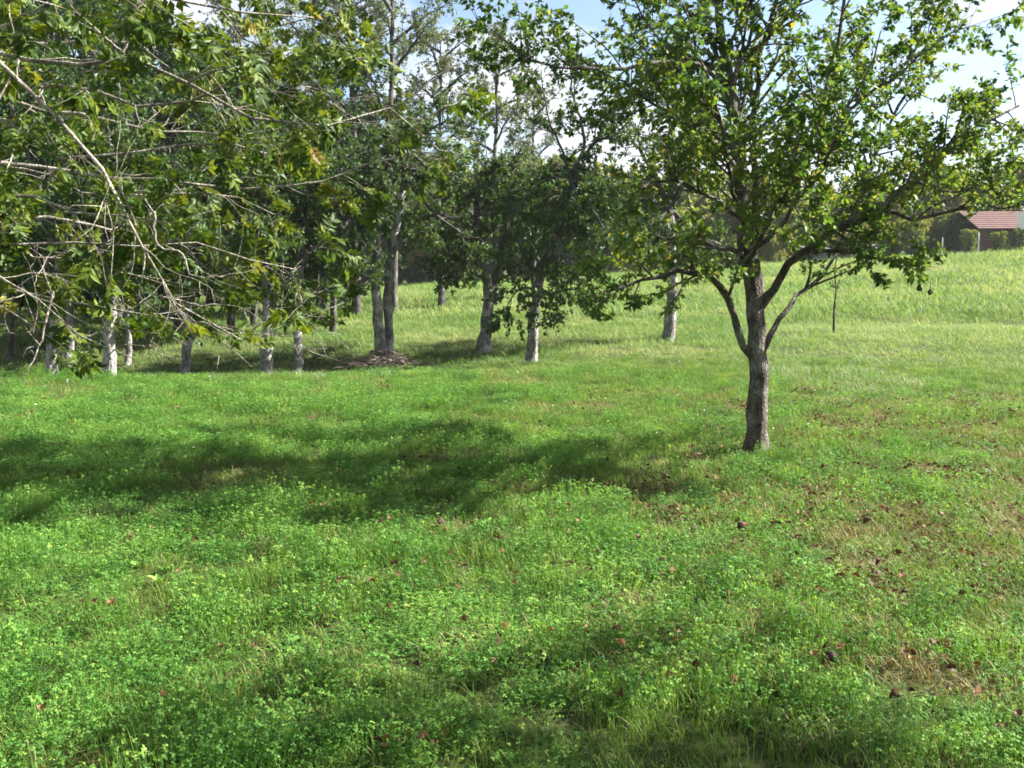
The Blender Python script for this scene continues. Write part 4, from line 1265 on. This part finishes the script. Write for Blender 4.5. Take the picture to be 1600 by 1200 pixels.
def field(rg, y0, y1, dens, pad=1.5, slope=0.60):
    wmax = slope * y1 + pad
    n = int((y1 - y0) * 2 * wmax * dens)
    x = rg.uniform(-wmax, wmax, n)
    y = rg.uniform(y0, y1, n)
    ok = np.abs(x) < slope * y + pad
    return x[ok], y[ok]

def choose(rg, fam, n):
    ids = IDX[fam]
    return np.array(ids)[rg.randint(len(ids), size=n)]

def ground_cover():
    rg = np.random.RandomState(31)
    # photo-based looks: clover strongest in the near left and middle, thinner and drier to the right
    def clover_mask(x, y):
        f = fbm(x, y, 1.2, 51)
        lean = 0.72 - 0.075 * x - 0.03 * (y - 4)
        return np.clip(lean + (f - .5) * 1.9, 0.05, 1)
    def dry_mask(x, y):
        f = fbm(x, y, 1.0, 71)
        r = np.exp(-(((x - 4.3) / 2.6) ** 2 + ((y - 10.2) / 1.7) ** 2)) + 1.0 * np.exp(-(((x - 1.0) / 1.3) ** 2 + ((y - 6.7) / 1.1) ** 2)) + .5 * np.exp(-(((x - 2.2) / 2.0) ** 2 + ((y - 5.0) / 1.4) ** 2))
        return np.clip((f - .45) * 1.3 + r * .85 + .30 * smooth(.3, 2.5, x) * smooth(12, 9, y), 0, 1)
    gaps = lambda x, y: smooth(.24, .38, fbm(x, y, .30, 91, 2))
    hgt = lambda x, y: .25 + 1.5 * fbm(x, y, .55, 61)
    x, y = field(rg, 1.6, 17.5, 80)
    ok = (rg.rand(len(x)) < clover_mask(x, y) * smooth(17, 10.5, y + 4 * (fbm(x, y, 2.0, 44) - .5))) & (rg.rand(len(x)) < gaps(x, y) + .35)
    x, y = x[ok], y[ok]
    s = rg.uniform(.55, 1.3, len(x))
    scatter('clover', x, y, choose(rg, 'clover', len(x)), s, s * hgt(x, y), rg)
    x, y = field(rg, 1.6, 19, 75)
    ok = (rg.rand(len(x)) < (1.05 - .6 * clover_mask(x, y)) * smooth(19, 12, y + 4 * (fbm(x, y, 2.0, 45) - .5))) & (rg.rand(len(x)) < gaps(x, y) + .6)
    x, y = x[ok], y[ok]
    s = rg.uniform(.8, 1.3, len(x))
    scatter('grass', x, y, choose(rg, 'grass', len(x)), s, s * hgt(x, y) * rg.uniform(.6, 1.3, len(x)), rg)
    x, y = field(rg, 1.6, 13, 5)
    s = rg.uniform(.6, 1.2, len(x))
    scatter('broad_leaved_weeds', x, y, choose(rg, 'weed', len(x)), s, s, rg)
    x, y = field(rg, 1.6, 15, 75)
    ok = rg.rand(len(x)) < dry_mask(x, y)
    x, y = x[ok], y[ok]
    s = rg.uniform(.8, 1.3, len(x))
    scatter('dry_grass', x, y, choose(rg, 'dry', len(x)), s, s * .9, rg)
    x, y = field(rg, 1.6, 13.5, 22)
    ok = rg.rand(len(x)) < np.clip(dry_mask(x, y) * 1.5 - .45, .03, 1) + .35 * np.exp(-((x - FRUIT_FOOT[0]) ** 2 + (y - FRUIT_FOOT[1]) ** 2) / .25)
    x, y = x[ok], y[ok]
    s = rg.uniform(.7, 1.3, len(x))
    scatter('leaf_litter', x, y, choose(rg, 'litter', len(x)), s, s, rg)
    # longer tufts left standing round the trunk
    n = 40
    a = rg.rand(n) * 6.28
    r = rg.uniform(.10, .32, n)
    s = rg.uniform(.7, 1.2, n)
    scatter('grass_round_trunk', FRUIT_FOOT[0] + r * np.cos(a), FRUIT_FOOT[1] + r * np.sin(a), choose(rg, 'grass', n), s, s * rg.uniform(.9, 1.6, n), rg)
    # meadow beyond
    x, y = field(rg, 10.5, 30, 15, 4)
    ok = rg.rand(len(x)) < smooth(11, 19, y + 6 * (fbm(x, y, 2.4, 46) - .5)) + .02
    x, y = x[ok], y[ok]
    s = rg.uniform(.5, .95, len(x)) * (.65 + .35 * smooth(13, 24, y))
    hz = s * (.35 + .75 * fbm(x, y, 2.2, 63)) * (.40 + .60 * smooth(12, 24, y))
    x2, y2 = field(rg, 28, 75, 4.2, 8)
    s2 = rg.uniform(1.1, 2.2, len(x2))
    hz2 = s2 * .55
    X, Yy = np.concatenate([x, x2]), np.concatenate([y, y2])
    scatter('meadow_grass', X, Yy, choose(rg, 'meadow', len(X)), np.concatenate([s, s2]), np.concatenate([hz, hz2]), rg)
    # pale seeding grass in a band at the right and along the bank
    x, y = field(rg, 11, 32, 11, 4)
    band = smooth(.30, .62, fbm(x, y, 1.8, 37)) * 1.1 * np.exp(-((y - 14.6 - .08 * (x - 4) - 3.0 * (fbm(x, y, 4.0, 36) - .5)) / 1.7) ** 2) * smooth(1.5, 4.5, x) + .6 * np.exp(-((y - 24) / 2.5) ** 2) * smooth(3, 7, x) + .12 * np.exp(-((y - 14.6 - 1.6 * (fbm(x, y, 3.0, 35) - .5)) / .7) ** 2) * smooth(1, -1, x)
    ok = rg.rand(len(x)) < band * .9
    x, y = x[ok], y[ok]
    s = rg.uniform(.45, .85, len(x))
    scatter('pale_seeding_grass', x, y, choose(rg, 'pale', len(x)), s, s * rg.uniform(.45, .85, len(x)), rg)
    x, y = field(rg, 8, 16, 4, 1)
    ok = rg.rand(len(x)) < smooth(.45, .7, fbm(x, y, 1.6, 33))
    x, y = x[ok], y[ok]
    s = rg.uniform(.6, 1.0, len(x))
    scatter('white_meadow_flowers', x, y, choose(rg, 'flower', len(x)), s, s, rg)
ground_cover()

# ------------------------------------------------------------------ fallen leaves and windfalls
def fallen():
    rg = np.random.RandomState(17)
    kinds = {
        'red': ('reddish brown curled fallen leaf', [curled(1), curled(2), curled(3)], [.35, .42, .3], 'reddish brown fallen leaves'),
        'tan': ('pale tan curled fallen leaf', [curled(4), curled(5), curled(6)], [.8, .95, .72], 'pale tan fallen leaves'),
        'dark': ('dark wine-brown curled fallen leaf', [curled(7), curled(8)], [.05, .15], 'dark brown fallen leaves')}
    var = {k: variants_of('fallen_leaf', a[1], a[2], M['brown_leaf']) for k, a in kinds.items()}
    spots = [(523, 745, 'red'), (545, 760, 'tan'), (585, 862, 'red'), (637, 858, 'red'), (612, 912, 'red'), (668, 905, 'red'), (675, 900, 'tan'), (700, 885, 'tan'), (695, 908, 'tan'), (712, 938, 'red'),
             (640, 970, 'red'), (530, 938, 'red'), (278, 926, 'tan'), (372, 993, 'red'), (262, 1030, 'red'), (247, 1080, 'tan'), (264, 1122, 'red'), (67, 1150, 'tan'), (800, 925, 'tan'), (740, 893, 'red'),
             (770, 860, 'red'), (865, 965, 'dark'), (855, 1010, 'tan'), (780, 1035, 'tan'), (975, 1040, 'tan'), (970, 1015, 'red'), (1085, 838, 'dark'), (1080, 850, 'tan'), (1157, 832, 'dark'), (1157, 845, 'tan'),
             (1368, 912, 'dark'), (1357, 926, 'red'), (1375, 818, 'tan'), (1135, 940, 'tan'), (1140, 955, 'red'), (1180, 1012, 'red'), (1185, 1030, 'tan'), (1295, 1045, 'dark'), (1272, 1062, 'tan'), (1278, 1072, 'red'), (1330, 1010, 'tan'),
             (1405, 1110, 'red'), (1490, 965, 'red'), (1480, 968, 'tan'), (1510, 958, 'dark'), (1156, 872, 'dark'), (1000, 770, 'red'), (985, 765, 'tan'), (1020, 765, 'red'), (935, 735, 'tan'), (905, 760, 'red'), (1040, 785, 'red'),
             (870, 830, 'red'), (890, 815, 'tan'), (905, 835, 'tan'), (690, 828, 'dark'), (1250, 975, 'red'), (1425, 1060, 'tan'), (1575, 1160, 'dark'), (1110, 1000, 'tan'), (930, 890, 'red'), (450, 915, 'red'), (405, 1030, 'tan'), (150, 1065, 'red'),
             (340, 1040, 'red'), (420, 860, 'red'), (300, 868, 'red'), (290, 855, 'tan'), (500, 780, 'red'), (620, 745, 'tan'), (560, 790, 'red'), (520, 800, 'red')]
    for k in range(90):
        spots.append((rg.uniform(560, 1580), 735 + 390 * rg.rand() ** 1.3, ('red', 'tan', 'dark')[rg.randint(3)]))
    for u, v, kd in spots:
        g = G(u, v)
        o = bpy.data.objects.new('fallen_leaf', var[kd][rg.randint(len(var[kd]))])
        s = rg.uniform(.026, .060)
        o.scale = (s, s, s)
        o.location = (g[0], g[1], g[2] + rg.uniform(.070, .105))
        o.rotation_euler = (rg.uniform(-.7, .7), rg.uniform(-.7, .7), rg.rand() * 6.28)
        link(o)
        if v < 800:
            w_ = 'near the fruit tree shadow'
        elif u < 470:
            w_ = 'in the clover at lower left'
        elif u < 900:
            w_ = 'in the middle foreground'
        else:
            w_ = 'in the foreground below the fruit tree' if v < 930 else 'in the lower right foreground'
        tag(o, kinds[kd][0] + ' ' + w_, 'leaf', kinds[kd][3] + ' ' + w_)
fallen()

def windfalls():
    rg = np.random.RandomState(23)
    prof = [(0.0, -.028), (.014, -.026), (.025, -.016), (.028, -.003), (.024, .010), (.015, .019), (.006, .021), (.0015, .018)]
    n = 12
    V, Q = [], []
    for k, (r, z) in enumerate(prof):
        for j in range(n):
            w = 1 + .06 * math.sin(3 * j + k) + .04 * rg.normal()
            V.append((r * w * math.cos(j * 2 * PI / n), r * w * math.sin(j * 2 * PI / n), z))
    for k in range(len(prof) - 1):
        for j in range(n):
            Q.append((k * n + j, k * n + (j + 1) % n, (k + 1) * n + (j + 1) % n, (k + 1) * n + j))
    body = mesh_np('windfall_fruit', np.array(V), None, M['windfall'], smoothed=True, quads=np.array(Q))
    stalk = tubes_mesh('stalk', [(np.array([[[0, 0, .016], [.004, 0, .027], [.011, 0, .036]]]), np.array([[.0016, .0014, .0013]]), 5)], M['stick'])
    for u, v, lab in ((1083, 842, 'dark rotting windfall fruit below the fruit tree trunk, left one of two'), (1158, 835, 'dark rotting windfall fruit below the fruit tree trunk, right one of two'), (1368, 915, 'dark red windfall fruit lying right of the fruit tree in the foreground'),
                      (1297, 1048, 'dark windfall fruit in the lower right foreground'), (689, 830, 'small dark windfall fruit in the sunlit grass below the shadow')):
        g = G(u, v)
        o = obj('windfall_fruit', body)
        o.location = (g[0], g[1], g[2] + .06)
        o.rotation_euler = (rg.uniform(.6, 1.6), rg.uniform(-.6, .6), rg.rand() * 6)
        tag(o, lab, 'fruit', 'windfall fruit in the grass')
        obj('stalk', stalk, o)
windfalls()


# ------------------------------------------------------------------ thin air between here and the far trees
def haze():
    V, Q = [], []
    box(V, Q, (-460, -330, -3.0), (460, 940, 19.0))
    m, n, l, out = new_mat('thin_haze')
    pv = n.new('ShaderNodeVolumePrincipled')
    pv.inputs['Color'].default_value = (0.88, 0.94, 1.0, 1)
    pv.inputs['Density'].default_value = 0.0003
    l.new(pv.outputs[0], out.inputs['Volume'])
    o = obj('haze', mesh_np('haze', np.array(V, float), None, m, quads=np.array(Q)))
    tag(o, kind='stuff')
haze()
